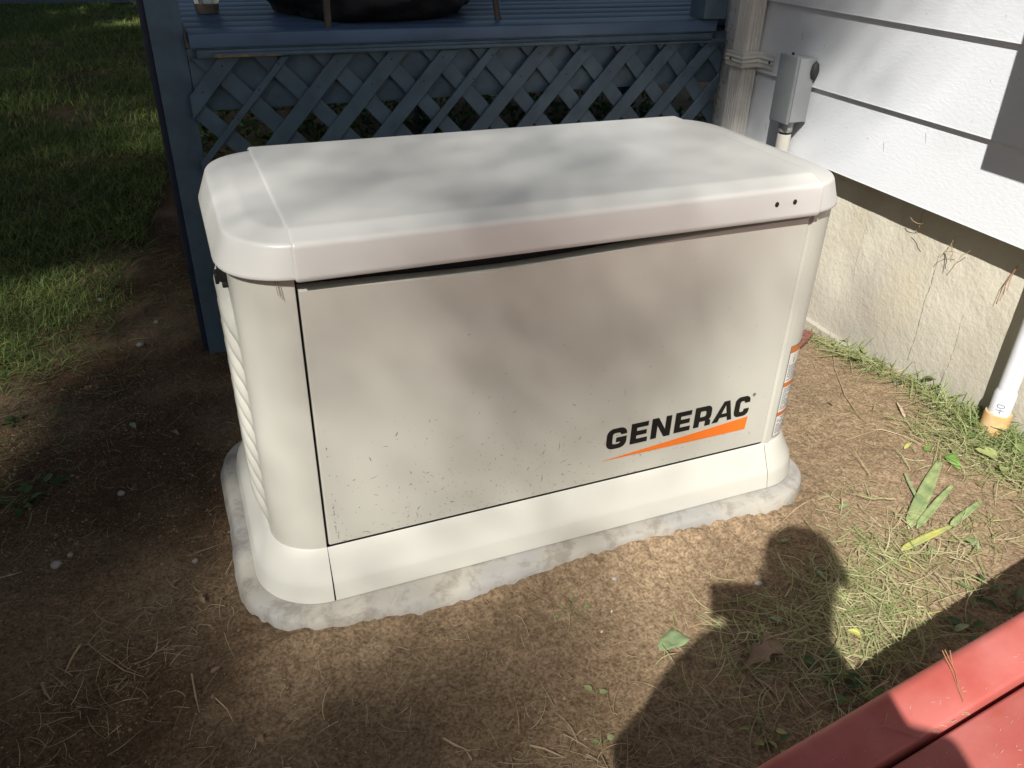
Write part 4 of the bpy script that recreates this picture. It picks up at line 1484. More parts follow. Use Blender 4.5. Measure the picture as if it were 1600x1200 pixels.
# standing green tufts by the pipe and the wall
pt = cloud([(1532, 668, 60, .02, .02, 0), (1562, 676, 70, .025, .02, 0), (1590, 672, 50, .02, .02, 0), (1545, 680, 260, .06, .07, 0), (1590, 720, 160, .05, .06, 0), (1500, 648, 200, .03, .08, 0), (1450, 615, 60, .02, .05, 0), (1370, 580, 25, .02, .05, 0), (1320, 555, 30, .02, .04, 0), (1590, 670, 120, .03, .03, 0)])
strands('green_tuft', pt, (.04, .13), .0034, True, .6, M_WEED, 'fresh green grass standing round the foot of the white pipe', 'grass', 5, (-.002, .004), upright=.7)


# broad leaves ---------------------------------------------------
def leaf_bm(L, W, fold=.25, curl=.5, n=8, tip=1.6, lobes=0.0, seed=0):
    b = bmesh.new()
    rows = []
    for i in range(n + 1):
        t = i / n
        w = W * .5 * (math.sin(math.pi * min(1, t ** .75)) ** (1 / tip)) * (1 - .25 * t) if 0 < t < 1 else .0004
        if lobes: w *= 1 + lobes * math.sin(t * 17 + seed)
        x = L * t; z = curl * L * (t - t * t) * .8 + .15 * W * mnoise.noise(Vector((t * 3, seed, 1)))
        rows.append([b.verts.new((x, -w, z + fold * w)), b.verts.new((x, -w * .5, z + fold * w * .35)), b.verts.new((x, 0, z)), b.verts.new((x, w * .5, z + fold * w * .35)), b.verts.new((x, w, z + fold * w))])
    for i in range(n):
        for j in range(4):
            b.faces.new((rows[i][j], rows[i + 1][j], rows[i + 1][j + 1], rows[i][j + 1]))
    return b


def put(b, p, rz_, rx=0, ry=0, lift=.003):
    b.transform(Matrix.Translation(Vector(p) + Vector((0, 0, lift))) @ Matrix.Rotation(rz_, 4, 'Z') @ Matrix.Rotation(ry, 4, 'Y') @ Matrix.Rotation(rx, 4, 'X'))
    return b


def thick(o, t=.0006):
    md = o.modifiers.new('thickness', 'SOLIDIFY'); md.thickness = t
    return o


def between(b, L, p, q, lift=.004, rx=0):
    """place a leaf of length L from ground point p to q"""
    d = (q - p)
    rz_ = math.atan2(d.y, d.x)
    ry = -math.atan2(d.z, math.hypot(d.x, d.y))
    return put(b, p, rz_, rx, ry, lift)


def big_leaf(u0, v0, u1, v1, W, m, label, fold=.25, curl=.3, lift=.006, tip=1.6, lobes=0, rx=0, cat='leaf', name='fallen_leaf'):
    p, q = G(u0, v0), G(u1, v1)
    L = (q - p).length
    b = leaf_bm(L, W, fold, curl, 12, tip, lobes, u0)
    between(b, L, p, q, lift, rx)
    return tag(thick(obj(name, b, m, None, 80)), label, cat)


big_leaf(1070, 997, 1030, 1020, .052, M_BIGLEAF, 'large pale green leaf at the edge of the shoulder shadow', fold=.15, curl=.35, tip=2.6, rx=.2)
big_leaf(1216, 1004, 1158, 1050, .042, M_BROWNLEAF, 'curled dead brown leaf inside the person shadow', fold=.5, curl=.5, lobes=.4, rx=-.3)
big_leaf(1418, 830, 1470, 718, .036, M_IRIS, 'broad green sword leaf pointing up toward the pipe', fold=.3, curl=.06, tip=3, cat='cut leaf', name='sword_leaf')
big_leaf(1430, 832, 1488, 762, .020, M_IRIS, 'narrower green sword leaf crossing the broad one', fold=.3, curl=.08, lift=.012, tip=3, cat='cut leaf', name='sword_leaf')
big_leaf(1405, 868, 1487, 828, .020, M_YLEAF, 'yellowing sword leaf lying across the pulled grass', fold=.2, curl=.08, lift=.014, tip=3, cat='cut leaf', name='sword_leaf')
big_leaf(1482, 830, 1534, 787, .020, M_IRIS, 'pointed pale green leaf tip right of the yellow one', fold=.25, curl=.1, lift=.012, tip=2.2, cat='cut leaf', name='sword_leaf')
big_leaf(1431, 781, 1411, 741, .010, M_BIGLEAF, 'thin grey green blade left of the sword leaves', fold=.2, curl=.06, tip=3, cat='cut leaf', name='sword_leaf')
big_leaf(1478, 714, 1500, 738, .030, mat('bright_green_leaf', (.14, .27, .05), .45, var=.3, vscale=40), 'bright green heart shaped leaf under the grass heap', fold=.2, curl=.4, rx=.3)
big_leaf(1443, 706, 1455, 700, .016, MATS['bright_green_leaf'], 'small bright green leaf by the dark red speck', fold=.2, curl=.4)
big_leaf(1412, 704, 1424, 694, .010, M_YLEAF, 'small yellow leaf on bare soil beside the grass heap', fold=.2, curl=.4)
big_leaf(1345, 1000, 1320, 990, .020, M_YLEAF, 'curled yellow green leaf beside the neck of the shadow', fold=.5, curl=.9)
big_leaf(1413, 655, 1400, 630, .010, mat('pale_wood_chip', (.50, .38, .27), .8, var=.15, vscale=40), 'pale tan wood chip on the sunny soil near the grass', fold=.1, curl=.1, tip=3, cat='wood chip', name='wood_chip')
big_leaf(1300, 636, 1292, 630, .007, M_BROWNLEAF, 'small dry pale leaf on the soil right of the warning label', fold=.3, curl=.4)
big_leaf(1448, 865, 1466, 869, .018, M_WEED if False else M_BIGLEAF, 'ragged grey green leaf below the yellow sword leaf', fold=.3, curl=.4, lobes=.3)
big_leaf(1505, 845, 1530, 865, .026, M_BIGLEAF, 'folded dull green leaf at the right among dry stems', fold=.5, curl=.4)
big_leaf(1310, 798, 1325, 790, .014, M_BIGLEAF, 'pale green scrap of leaf above the head shadow', fold=.2, curl=.3)
big_leaf(1220, 850, 1232, 846, .010, M_BIGLEAF, 'small round green leaf inside the head shadow', fold=.2, curl=.3)
big_leaf(1275, 895, 1290, 910, .012, M_BIGLEAF, 'pointed green leaf inside the head shadow', fold=.2, curl=.3)
big_leaf(1222, 975, 1200, 968, .014, M_BIGLEAF, 'oval green leaf under the chin of the shadow', fold=.2, curl=.3)
big_leaf(310, 935, 322, 948, .012, M_BROWNLEAF, 'curled dry leaf on the soil left of the slab corner', fold=.6, curl=.9, lobes=.4)
big_leaf(270, 915, 282, 910, .006, M_BROWNLEAF, 'tiny upturned dry leaf above the curled one', fold=.6, curl=.6)
big_leaf(640, 1000, 655, 992, .012, M_BROWNLEAF, 'pale dead leaf in front of the slab middle', fold=.3, curl=.4)
big_leaf(330, 1055, 345, 1045, .010, M_BROWNLEAF, 'small tan leaf on the dark soil below the slab corner', fold=.3, curl=.4)
big_leaf(403, 1155, 412, 1163, .014, M_BROWNLEAF, 'dull brown leaf near the bottom edge at left', fold=.3, curl=.4)
big_leaf(205, 664, 213, 672, .018, M_BIGLEAF, 'grey green leaf on shaded soil left of the generator', fold=.2, curl=.3)
big_leaf(270, 676, 280, 682, .014, M_BROWNLEAF, 'brown leaf on shaded soil near the louvres', fold=.4, curl=.4)
big_leaf(1184, 980, 1196, 986, .010, M_YLEAF, 'small yellowish leaf beside the phone shadow', fold=.3, curl=.4)
big_leaf(1490, 990, 1512, 980, .016, M_WEEDD if False else M_BIGLEAF, 'small green leaf in the dark strip beside the bulkhead', fold=.3, curl=.4)


# small weeds with a few leaves -------------------------------------
def weed(u, v, n, L, W, m, label, spread=1.0, up=.5, stem=.03, dead=False):
    c = G(u, v)
    root = empty('weed_plant', c)
    tag(root, label, 'weed')
    bs = bmesh.new()
    for i in range(n):
        a = i * 2.4 + rng.uniform(-.4, .4)
        e = rng.uniform(.2, 1) * up
        sl_ = stem * rng.uniform(.5, 1.2)
        p1 = c + Vector((math.cos(a) * sl_ * spread, math.sin(a) * sl_ * spread, sl_ * e + .004))
        tube_bm([c + Vector((0, 0, -.004)), (c + p1) / 2 + Vector((0, 0, .005)), p1], .0009, 4, True, bs)
        l = L * rng.uniform(.6, 1.15)
        b = leaf_bm(l, W * l / L, .2, .4, 6, 1.8, 0, i)
        put(b, p1, a, rng.uniform(-.4, .4), rng.uniform(-.5, .4), 0)
        lo = obj('leaf', b, m, root, 80)
        at = lo.data.attributes.new('rnd', 'FLOAT', 'FACE')
        at.data.foreach_set('value', np.full(len(lo.data.polygons), float(np.clip(rng.normal(.5, .3), 0, 1)), np.float32))
    obj('stem', bs, m, root)
    return root


weed(930, 1085, 2, .018, .012, M_WEEDL, 'tiny two leaved sprout on the sunny soil left of the shoulder shadow', 1, .5, .008)
weed(941, 1165, 2, .020, .012, M_WEEDL, 'tiny sprout at the lower edge of the body shadow', 1, .5, .01)
weed(1190, 1150, 4, .020, .013, M_WEED, 'curled weed in the shadow beside the lower end of the red bulkhead', 1, .4, .02)
weed(1205, 1165, 3, .022, .013, M_WEED, 'low weed touching the red bulkhead in the bottom shadow', 1, .4, .02)
weed(890, 958, 5, .012, .009, M_WEED, 'small creeping weed in front of the slab right of centre', 1.5, .3, .02)
weed(1560, 625, 7, .075, .024, M_WEEDD, 'dark long leaved weed growing behind the pipe foot', 1, 1.1, .03)
weed(1500, 700, 6, .045, .025, M_WEED, 'leafy weed in the heap of grass left of the coupling', 1, .7, .03)
weed(1590, 690, 6, .055, .034, M_WEED, 'broad leaved weed right of the orange coupling', 1, .7, .03)
weed(1575, 730, 6, .050, .030, M_WEED, 'bright weed below the orange coupling at the right edge', 1, .7, .03)
weed(1535, 662, 5, .045, .014, M_WEED, 'narrow leaved weed against the left of the coupling', 1, .9, .03)
weed(1480, 612, 6, .034, .020, M_WEED, 'yellow green weed at the foundation foot near the pipe', 1, .9, .04)
weed(1440, 600, 5, .030, .016, M_WEED, 'small weed at the foundation foot, second from the pipe', 1, .6, .03)
weed(1352, 565, 6, .045, .028, M_WEED, 'flattened leafy weed under the middle of the foundation', 1, .35, .03)
weed(1340, 545, 5, .040, .026, M_WEED, 'pale leafed weed leaning on the foundation', 1, .8, .03)
weed(1310, 540, 5, .040, .022, M_WEED, 'dark green weed at the foundation near the generator corner', 1, .4, .02)
weed(1285, 528, 6, .030, .020, M_WEED, 'low weed cluster just right of the generator corner', 1, .5, .02)
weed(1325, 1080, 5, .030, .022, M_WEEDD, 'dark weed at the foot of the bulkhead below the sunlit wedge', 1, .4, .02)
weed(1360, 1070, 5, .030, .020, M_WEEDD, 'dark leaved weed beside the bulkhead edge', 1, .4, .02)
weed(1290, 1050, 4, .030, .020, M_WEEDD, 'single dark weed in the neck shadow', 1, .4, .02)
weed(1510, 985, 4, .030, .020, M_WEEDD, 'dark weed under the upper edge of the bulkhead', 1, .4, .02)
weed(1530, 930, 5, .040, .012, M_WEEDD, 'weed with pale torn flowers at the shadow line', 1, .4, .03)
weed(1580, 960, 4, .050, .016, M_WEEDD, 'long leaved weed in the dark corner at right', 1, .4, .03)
weed(30, 790, 6, .040, .024, M_WEEDD, 'low broad leaved weed at the far left edge', 1, .3, .03)
weed(60, 770, 6, .036, .022, M_WEEDD, 'dark clover like weed left of the slab', 1, .3, .03)
weed(25, 660, 5, .036, .022, M_WEEDD, 'shaded weed at the left below the lawn', 1, .3, .02)


# twigs -----------------------------------------------------------
def twig(pts, r, label, m=M_TWIG, lift=.004):
    P = [G(*p) + Vector((0, 0, lift)) for p in pts]
    b = tube_bm(P, [r] * (len(P) - 1) + [r * .4], 6)
    return tag(obj('twig', b, m, None, 60), label, 'twig')


twig([(1301, 548), (1304, 578), (1320, 620), (1343, 655)], .0022, 'long brown twig leaning across the soil beside the generator')
twig([(1273, 560), (1300, 557), (1330, 556)], .0014, 'thin twig lying level near the generator corner')
twig([(1339, 641), (1350, 634), (1372, 637)], .0016, 'short forked twig below the long one')
twig([(1320, 690), (1350, 680), (1402, 664)], .0012, 'pale thin stem crossing the sunny soil')
twig([(126, 1010), (112, 1032), (102, 1054)], .0022, 'stout pale stem at lower left, left arm of a wide angle')
twig([(138, 1008), (165, 1030), (195, 1050), (225, 1060)], .0013, 'thin curved stem at lower left, right arm of a wide angle')
twig([(66, 1070), (72, 1085), (80, 1095)], .0024, 'short thick splinter near the left edge')
twig([(300, 1055), (306, 1090), (312, 1115)], .0016, 'dark root poking up in the shaded soil')
twig([(337, 1093), (355, 1110), (365, 1130)], .0014, 'bent straw coloured stem left of the grit')
twig([(107, 1052), (130, 1050), (158, 1045)], .0010, 'faint thin stem under the wide angle of stems')
twig([(693, 1156), (710, 1166), (735, 1176)], .0024, 'pale broken stalk at the bottom centre')
twig([(828, 1167), (850, 1172), (880, 1185)], .0020, 'pale curved stalk right of bottom centre')
twig([(893, 1160), (905, 1146), (917, 1140)], .0014, 'short forked stem near the bottom sprout')
twig([(1145, 975), (1120, 962), (1094, 951)], .0016, 'golden stem crossing the phone shadow edge')
twig([(1075, 983), (1100, 975), (1120, 969)], .0014, 'golden stem lying left of the phone shadow')
twig([(1057, 1085), (1062, 1110), (1060, 1140)], .0011, 'thin brown needle stem in the body shadow')
twig([(1180, 1062), (1200, 1075), (1212, 1088)], .0026, 'split pale stalk beside the brown leaf')
twig([(800, 960), (815, 968), (822, 982), (843, 1045)], .0009, 'long thin root hair on the dim soil')
twig([(610, 1010), (650, 1020), (670, 1044)], .0010, 'thin root curving on the soil before the slab')
twig([(1415, 870), (1419, 880), (1423, 893)], .0028, 'short yellow stub under the sword leaves', M_YLEAF)
twig([(1400, 958), (1440, 962), (1473, 957)], .0020, 'pale green stem running into the bulkhead shadow', M_YLEAF)
twig([(1375, 838), (1392, 818), (1404, 790)], .0014, 'dry bent stem left of the sword leaves')
twig([(0, 905), (20, 900), (36, 895)], .0016, 'pale straw at the far left')
for i, (u, v) in enumerate([(955, 957), (940, 988)]):
    p = G(u, v)
    b = box_bm(-.0035, .0035, -.0016, .0016, 0, .002, .0004)
    put(b, p, .6, 0, 0, .001)
    tag(obj('white_chip', b, M_GRAIN), ['small white chip on the soil between slab and shadow', 'tiny white chip below the other white chip'][i], 'chip')
# reddish plank end behind the generator at the wall
p = on(1262, 508, 2, -.075)
b = box_bm(-.10, .055, -.020, .020, 0, .022, .003)
b.transform(Matrix.Translation((1.752, .70, -.105)) @ Matrix.Rotation(.55, 4, 'Z'))
tag(obj('wood_scrap', b, mat('reddish_wood', (.20, .085, .065), .8, var=.4, vscale=60)), 'weathered reddish wood scrap between generator corner and wall', 'wood scrap')

# ================================================================== LAWN


def lawn_mask(x, y):
    # boundary runs along the photo's soil edge
    e = np.interp(x, [-6, -2.2, -1.3, -1.0, -.75, -.60, -.48, -.40, -.33, -.25, -.15], [.2, .4, .75, .95, 1.25, 1.45, 1.75, 2.1, 2.6, 3.3, 4.2])
    d = y - e + .35 * vnoise(x * 3, y * 3, 81) + .25 * vnoise(x * 9, y * 9, 82)
    return np.clip(d / .35, 0, 1)


def lawn(name, x0, x1, y0, y1, n, length, width, upright, seg, label=None):
    p = np.stack([rng.uniform(x0, x1, n), rng.uniform(y0, y1, n)], 1)
    # keep to the view wedge plus a margin
    m_ = lawn_mask(p[:, 0], p[:, 1])
    bare = np.clip(.75 + 1.1 * vnoise(p[:, 0] * 2.4, p[:, 1] * 2.4, 83), .15, 1)
    p = p[(rng.random(n) < m_ * bare) & ~((p[:, 0] > -.16) & (p[:, 1] > 1.3))]
    return strands(name, p, length, width, True, .9, M_GRASS, label, 'grass' if label else None, seg, (-.004, .002), upright=upright, vee=width < .004)


lawn('lawn_grass', -2.2, -.12, .4, 2.6, 60000, (.025, .075), .0032, .75, 3, 'shaded lawn grass thinning out toward the bare soil')
lawn('lawn_grass', -3.2, -.12, 2.6, 5.2, 62000, (.035, .09), .0045, .8, 3, 'dark lawn grass in the middle distance left of the deck post')
lawn('lawn_grass', -6.0, -.10, 5.2, 14.3, 105000, (.05, .11), .0080, .85, 2, 'far lawn grass reaching to the driveway')
# flattened dead grass at the lawn edge
pe = cloud([(60, 560, 380, .16, .16, 0), (120, 500, 260, .2, .2, 0), (30, 450, 220, .2, .25, 0), (250, 430, 140, .1, .25, 0), (220, 380, 100, .1, .3, 0), (60, 640, 120, .15, .1, 0), (40, 700, 90, .12, .08, 0), (300, 460, 90, .07, .15, 0), (20, 770, 90, .1, .06, 0)])
pe = pe[(pe[:, 0] < -.19)]
strands('lawn_litter', pe, (.03, .11), .0028, True, 1.2, leafmat('matted_grass', (.07, .11, .03), (.26, .25, .11), .6, .2), 'matted pale grass lying along the edge of the lawn', 'grass', 5, (.001, .012))

# leafy ground cover under and behind the deck, seen through the lattice


def leaf_cloud(name, C, size, m, label=None, cat=None, aspect=.6, nrm=None, rndv=None, parent=None):
    """each leaf a folded diamond of two triangles"""
    n = len(C)
    s = size if np.ndim(size) else rng.uniform(size * .6, size * 1.3, n)
    if nrm is None:
        nrm = rng.normal(0, 1, (n, 3)); nrm[:, 2] = np.abs(nrm[:, 2]) + .4
    nrm = nrm / np.linalg.norm(nrm, axis=1)[:, None]
    r = rng.normal(0, 1, (n, 3))
    u = np.cross(nrm, r); u /= np.linalg.norm(u, axis=1)[:, None]
    v = np.cross(nrm, u)
    s_ = s[:, None]
    P0 = C - u * s_ * .5; P1 = C + v * s_ * aspect * .5 + nrm * s_ * .10; P2 = C + u * s_ * .5 - nrm * s_ * .08; P3 = C - v * s_ * aspect * .5 + nrm * s_ * .22
    Pm = C - nrm * s_ * .02
    V = np.stack([P0, P1, P2, P3, Pm], 1).reshape(-1, 3)
    tri = np.array([(0, 1, 2), (0, 2, 3)])
    F = (tri[None] + (np.arange(n) * 5)[:, None, None]).reshape(-1, 3)
    rv = np.repeat(np.clip(rng.normal(.45, .3, n), 0, 1) if rndv is None else rndv, 2)
    me = npmesh(name, V, F.ravel(), np.full(len(F), 3), rv)
    o = link(name, me, m, parent)
    if label: tag(o, label, cat)
    o['kind'] = 'stuff'
    return o


n = 5200
x = rng.uniform(-.1, 3.4, n); y = rng.uniform(1.75, 5.6, n)
z = gz(x, y) + np.abs(rng.normal(0, .09, n)) * (1 + .6 * vnoise(x * 2, y * 2, 91)) + .02
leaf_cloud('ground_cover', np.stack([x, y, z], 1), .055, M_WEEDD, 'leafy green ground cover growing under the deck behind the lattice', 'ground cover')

# ================================================================== TREES: one crown dapples the sun, added trees hold back sky light
SU = np.array(SUN)
E1 = np.array([.7506, -.6607, 0.0]); E1 /= np.linalg.norm(E1)
E3 = np.cross(E1, SU); E3 *= np.sign(E3[2]); E3 /= np.linalg.norm(E3)


def ab(P): return np.array([P @ E1, P @ E3])


samples = []


def S(plane, val, lst, g=1.0):
    for (u, v, t) in lst:
        samples.append((*ab(on(u, v, plane, val)), t if t > .6 else t ** g))


S(2, -.06, [(100, 1100, .05), (300, 1100, .07), (450, 1150, .12), (620, 1150, .20), (750, 1150, .32), (860, 1150, .5), (950, 1100, .75), (900, 960, .6), (1000, 900, .95), (690, 1025, .20), (600, 1040, .18), (450, 1040, .22), (330, 990, .2),
            (250, 950, .12), (200, 800, .03), (100, 700, .06), (250, 650, .14), (150, 600, .12), (100, 620, .14), (300, 780, .05), (50, 850, .03), (50, 1000, .03), (1300, 700, 1), (1450, 600, 1), (1450, 900, 1), (1200, 880, 1), (1100, 920, 1), (1300, 600, .8), (1550, 800, 1), (1000, 1050, .9), (1200, 1000, 1), (1300, 1050, 1), (1100, 1100, 1), (1560, 920, 1), (1500, 950, 1), (1400, 800, 1), (1250, 780, 1), (1560, 700, 1), (1400, 660, 1), (1380, 600, 1), (1270, 640, 1), (1300, 660, 1), (1320, 560, 1), (1260, 600, .9), (1200, 1180, 1), (1050, 1180, .95)], 1.6)
S(2, .2, [(1300, 1150, 1), (1500, 1050, 1), (1580, 1150, 1), (1590, 990, 1), (1400, 1180, 1), (1450, 1100, 1), (1700, 1000, 1), (1700, 1200, 1), (1500, 1300, 1), (1300, 1350, 1), (1700, 1400, 1)])
S(0, 1.85, [(1550, 500, 1), (1400, 520, 1), (1480, 600, 1), (1350, 400, 1), (1350, 480, 1), (1590, 620, 1), (1280, 450, 1), (1700, 500, 1), (1700, 700, 1), (1480, 480, 1), (1420, 420, 1)])
S(0, 1.8, [(1700, 100, 1), (1700, 300, 1), (1380, 300, 1), (1480, 350, 1), (1330, 260, 1), (1600, 60, .9)])
S(2, -.12, [(40, 500, .5), (30, 440, .55), (130, 480, .25), (20, 570, .45), (220, 480, .10), (100, 380, .03), (250, 400, .05)])
S(2, -.28, [(85, 17, 1), (105, 13, 1), (65, 20, 1), (45, 22, .5), (5, 20, .4), (195, 34, 1), (180, 38, .8), (210, 30, .7), (150, 42, .12)])
S(2, -.2, [(250, 300, .06), (100, 300, .03), (40, 330, .04), (200, 200, .22), (100, 200, .10), (30, 150, .20), (120, 100, .12), (200, 100, .10), (0, 240, .08), (230, 185, .4), (60, 160, .26), (100, 235, .18), (240, 215, .35), (150, 170, .16)])
S(1, 0, [(480, 520, .86), (560, 500, .74), (520, 700, .74), (560, 620, .76), (650, 480, .38), (640, 600, .56), (750, 470, .10), (880, 480, .06), (1000, 520, .20), (1000, 450, .14), (820, 530, .12), (700, 440, .2), (1120, 450, .55), (1200, 420, .72), (700, 600, .42), (600, 760, .66), (800, 590, .22), (800, 700, .42), (900, 620, .34),
         (1050, 620, .72), (1150, 580, .92), (1100, 700, .95), (950, 720, .66), (700, 780, .60), (560, 800, .75), (850, 740, .6)])
S(1, -.03, [(600, 880, .92), (520, 900, .95), (680, 865, .9), (760, 850, .86), (900, 800, .86), (830, 830, .85), (980, 790, .92), (1050, 770, 1), (1150, 740, 1)])
S(2, 0, [(450, 955, .9), (600, 940, .8), (750, 905, .62), (900, 860, .75), (1050, 820, .95), (1200, 780, 1), (370, 830, .8)])
S(2, .733, [(345, 300, .6), (400, 290, .6), (440, 320, .56), (560, 310, .48), (640, 300, .42), (760, 300, .40), (860, 300, .44), (560, 240, .55), (700, 225, .62), (850, 215, .78), (980, 210, .76), (900, 255, .64), (1080, 240, .86), (1180, 250, .86), (1050, 285, .62), (700, 265, .50), (950, 290, .50), (1180, 280, .78), (360, 260, .55), (480, 270, .52), (470, 235, .52)])
S(1, -.02, [(500, 405, .66), (600, 400, .42), (750, 385, .34), (880, 365, .40), (1000, 350, .55), (1130, 330, .72), (1250, 305, .88), (420, 400, .75)])
S(0, -.10, [(345, 340, .65), (390, 500, .9), (400, 650, .9), (410, 760, .9), (400, 830, .95), (385, 760, .8), (375, 700, .55)])
S(1, -.02, [(430, 880, .98), (480, 920, .98), (440, 600, .88), (430, 480, .88), (450, 760, .9), (440, 680, .9)])
S(0, 1.8, [(1235, 50, .05), (1300, 12, .25), (1225, 120, .30), (1260, 90, .45), (1300, 60, .7), (1360, 60, .85), (1450, 10, .7), (1560, 15, .7), (1420, 120, .9), (1500, 90, .95), (1300, 180, 1), (1210, 215, .85), (1320, 220, 1), (1560, 160, 1), (1560, 320, 1), (1450, 250, 1), (1450, 450, 1), (1300, 420, 1)])
S(0, 1.76, [(1150, 30, .12), (1190, 30, .16), (1150, 110, .20), (1185, 120, .32), (1150, 180, .42), (1170, 200, .60), (1120, 150, .2)])
S(1, 1.42, [(350, 110, 0), (500, 110, 0), (650, 110, .02), (800, 110, .07), (950, 100, .05), (1080, 90, 0), (500, 180, 0), (700, 170, 0.02), (900, 150, .02), (280, 60, 0), (270, 200, 0), (310, 300, 0), (330, 450, 0), (250, 100, 0)])
S(2, .84, [(350, 20, 0), (600, 20, 0), (900, 20, .0), (1050, 10, 0), (800, 5, 0)])
S(2, -.24, [(60, 60, .10), (140, 70, .08), (60, 120, .14), (200, 60, .08), (10, 60, .14), (230, 95, .07), (10, 110, .14), (60, 40, .06), (120, 35, .05), (20, 40, .10)])
S(2, -.15, [(180, 350, .05), (60, 370, .05)])
S(0, 1.8, [(1260, 20, .05), (1280, 45, .10), (1240, 90, .12), (1290, 100, .6), (1330, 20, .5), (1380, 20, .7), (1225, 10, 0), (1225, 60, 0), (1235, 90, 0), (1250, 5, 0), (1265, 60, .02), (1210, 40, 0)])
samples = np.array(samples)



def target_T(A, B):
    """inverse distance interpolation of how much sun gets through at shadow-plane coords"""
    d2 = (A[:, None] - samples[None, :, 0]) ** 2 + (B[:, None] - samples[None, :, 1]) ** 2
    w = np.exp(-d2 / (2 * .09 ** 2)) + 2e-4 / (d2 + .01) ** 1.5
    tv = samples[:, 2]
    T = (w * tv[None, :]).sum(1) / w.sum(1)
    dm = np.sqrt(d2.min(1))
    return T, dm


amin, amax = samples[:, 0].min(), samples[:, 0].max()
bmin, bmax = samples[:, 1].min(), samples[:, 1].max()



def default_T(A, B):
    T = np.full(len(A), .03)
    T[(A > 1.05) & (B < 1.35)] = 1.0
    T[(B < -.62)] = .5
    return T


LEAFS = .075
AREA = LEAFS ** 2 * .6 * .5 * .62       # mean shadow area of a leaf
# crown that shades the view: spread along the sun direction between 11 and 19 m
step = .05
ga = np.arange(amin - 1.2, amax + 1.2, step); gb = np.arange(-2.2, 7.5, step)
CA, CB = np.meshgrid(ga, gb)
CA = CA.ravel(); CB = CB.ravel()
inside = (CA > amin - .6) & (CA < amax + .8) & (CB > bmin - .5) & (CB < bmax + .5)
T = np.full(len(CA), .08)
idx = np.where(inside)[0]
dmin = np.full(len(CA), 9.)
for s in range(0, len(idx), 4000):
    k = idx[s:s + 4000]
    t_, d_ = target_T(CA[k], CB[k]); T[k] = t_; dmin[k] = d_
far = dmin > .30
dT = np.full(len(CA), .07)
dT[(CA > .98) & (CB < 1.15)] = 1.0
dT[(CA > 1.5)] = 1.0
dT[CB < -1.0] = .8
wt = np.clip((dmin - .18) / .25, 0, 1)
T = T * (1 - wt) + dT * wt
dens = -np.log(np.clip(T, .012, .995))
edge = np.clip(1.0 - np.clip(np.hypot((CA + 1.2) / 3.6, (CB - 2.4) / 4.6) - .8, 0, 1) * 3, 0, 1)
edge = np.where(inside, 1, edge)
big = np.where(inside, 1.0, 1.9)          # leaves of the outer boughs are built larger and fewer
lam = dens * step * step / (AREA * big ** 2) * edge
cnt = np.floor(lam + rng.random(len(lam))).astype(int)
rep = np.repeat(np.arange(len(CA)), cnt)
A_ = CA[rep] + rng.uniform(-.5, .5, len(rep)) * step; B_2 = CB[rep] + rng.uniform(-.5, .5, len(rep)) * step
D_ = rng.uniform(17, 26, len(rep))
# clump leaves along the depth into boughs
D_ = D_ + .9 * np.sin(A_ * 2.1 + B_2 * 1.7)
P = A_[:, None] * E1 + B_2[:, None] * E3 - D_[:, None] * SU
# convert: ab() of a world point has no component along SU lost, keep the along-sun offset near the scene
P = P + SU * 0.4
jn = -np.tile(SU, (len(P), 1)) + rng.normal(0, .45, (len(P), 3))
tr = empty('maple_tree', (-12.4, -14.0, -.1))
tag(tr, 'tall leafy tree standing behind the photographer, its crown dappling the light', 'tree')
cr = leaf_cloud('crown', P, LEAFS * big[rep] * rng.uniform(.7, 1.3, len(P)), M_TREE, nrm=jn, parent=tr)
N_CROWN = len(P)
bt = tube_bm([(-12.4, -14.0, -.3), (-12.6, -13.9, 4), (-12.3, -13.6, 9), (-12.0, -13.3, 13)], [.42, .34, .27, .16], 14)
obj('trunk', bt, M_BARK, tr, 60)
for (a, c, r) in [((-12.4, -13.7, 7.2), (-15.5, -10.5, 13.5), .14), ((-12.3, -13.6, 9), (-13.8, -16.5, 15.2), .11), ((-12.2, -13.5, 10.5), (-16.0, -9.0, 17), .11), ((-12.1, -13.4, 12), (-13.0, -15.0, 18), .08), ((-12.3, -13.6, 8.4), (-16.6, -13.5, 13), .10)]:
    A0, C0 = Vector(a), Vector(c)
    mid = (A0 + C0) / 2 + Vector((rng.uniform(-.3, .3), rng.uniform(-.3, .3), .8))
    obj('limb', tube_bm([A0, mid, C0], [r, r * .7, r * .25], 8), M_BARK, tr, 60)


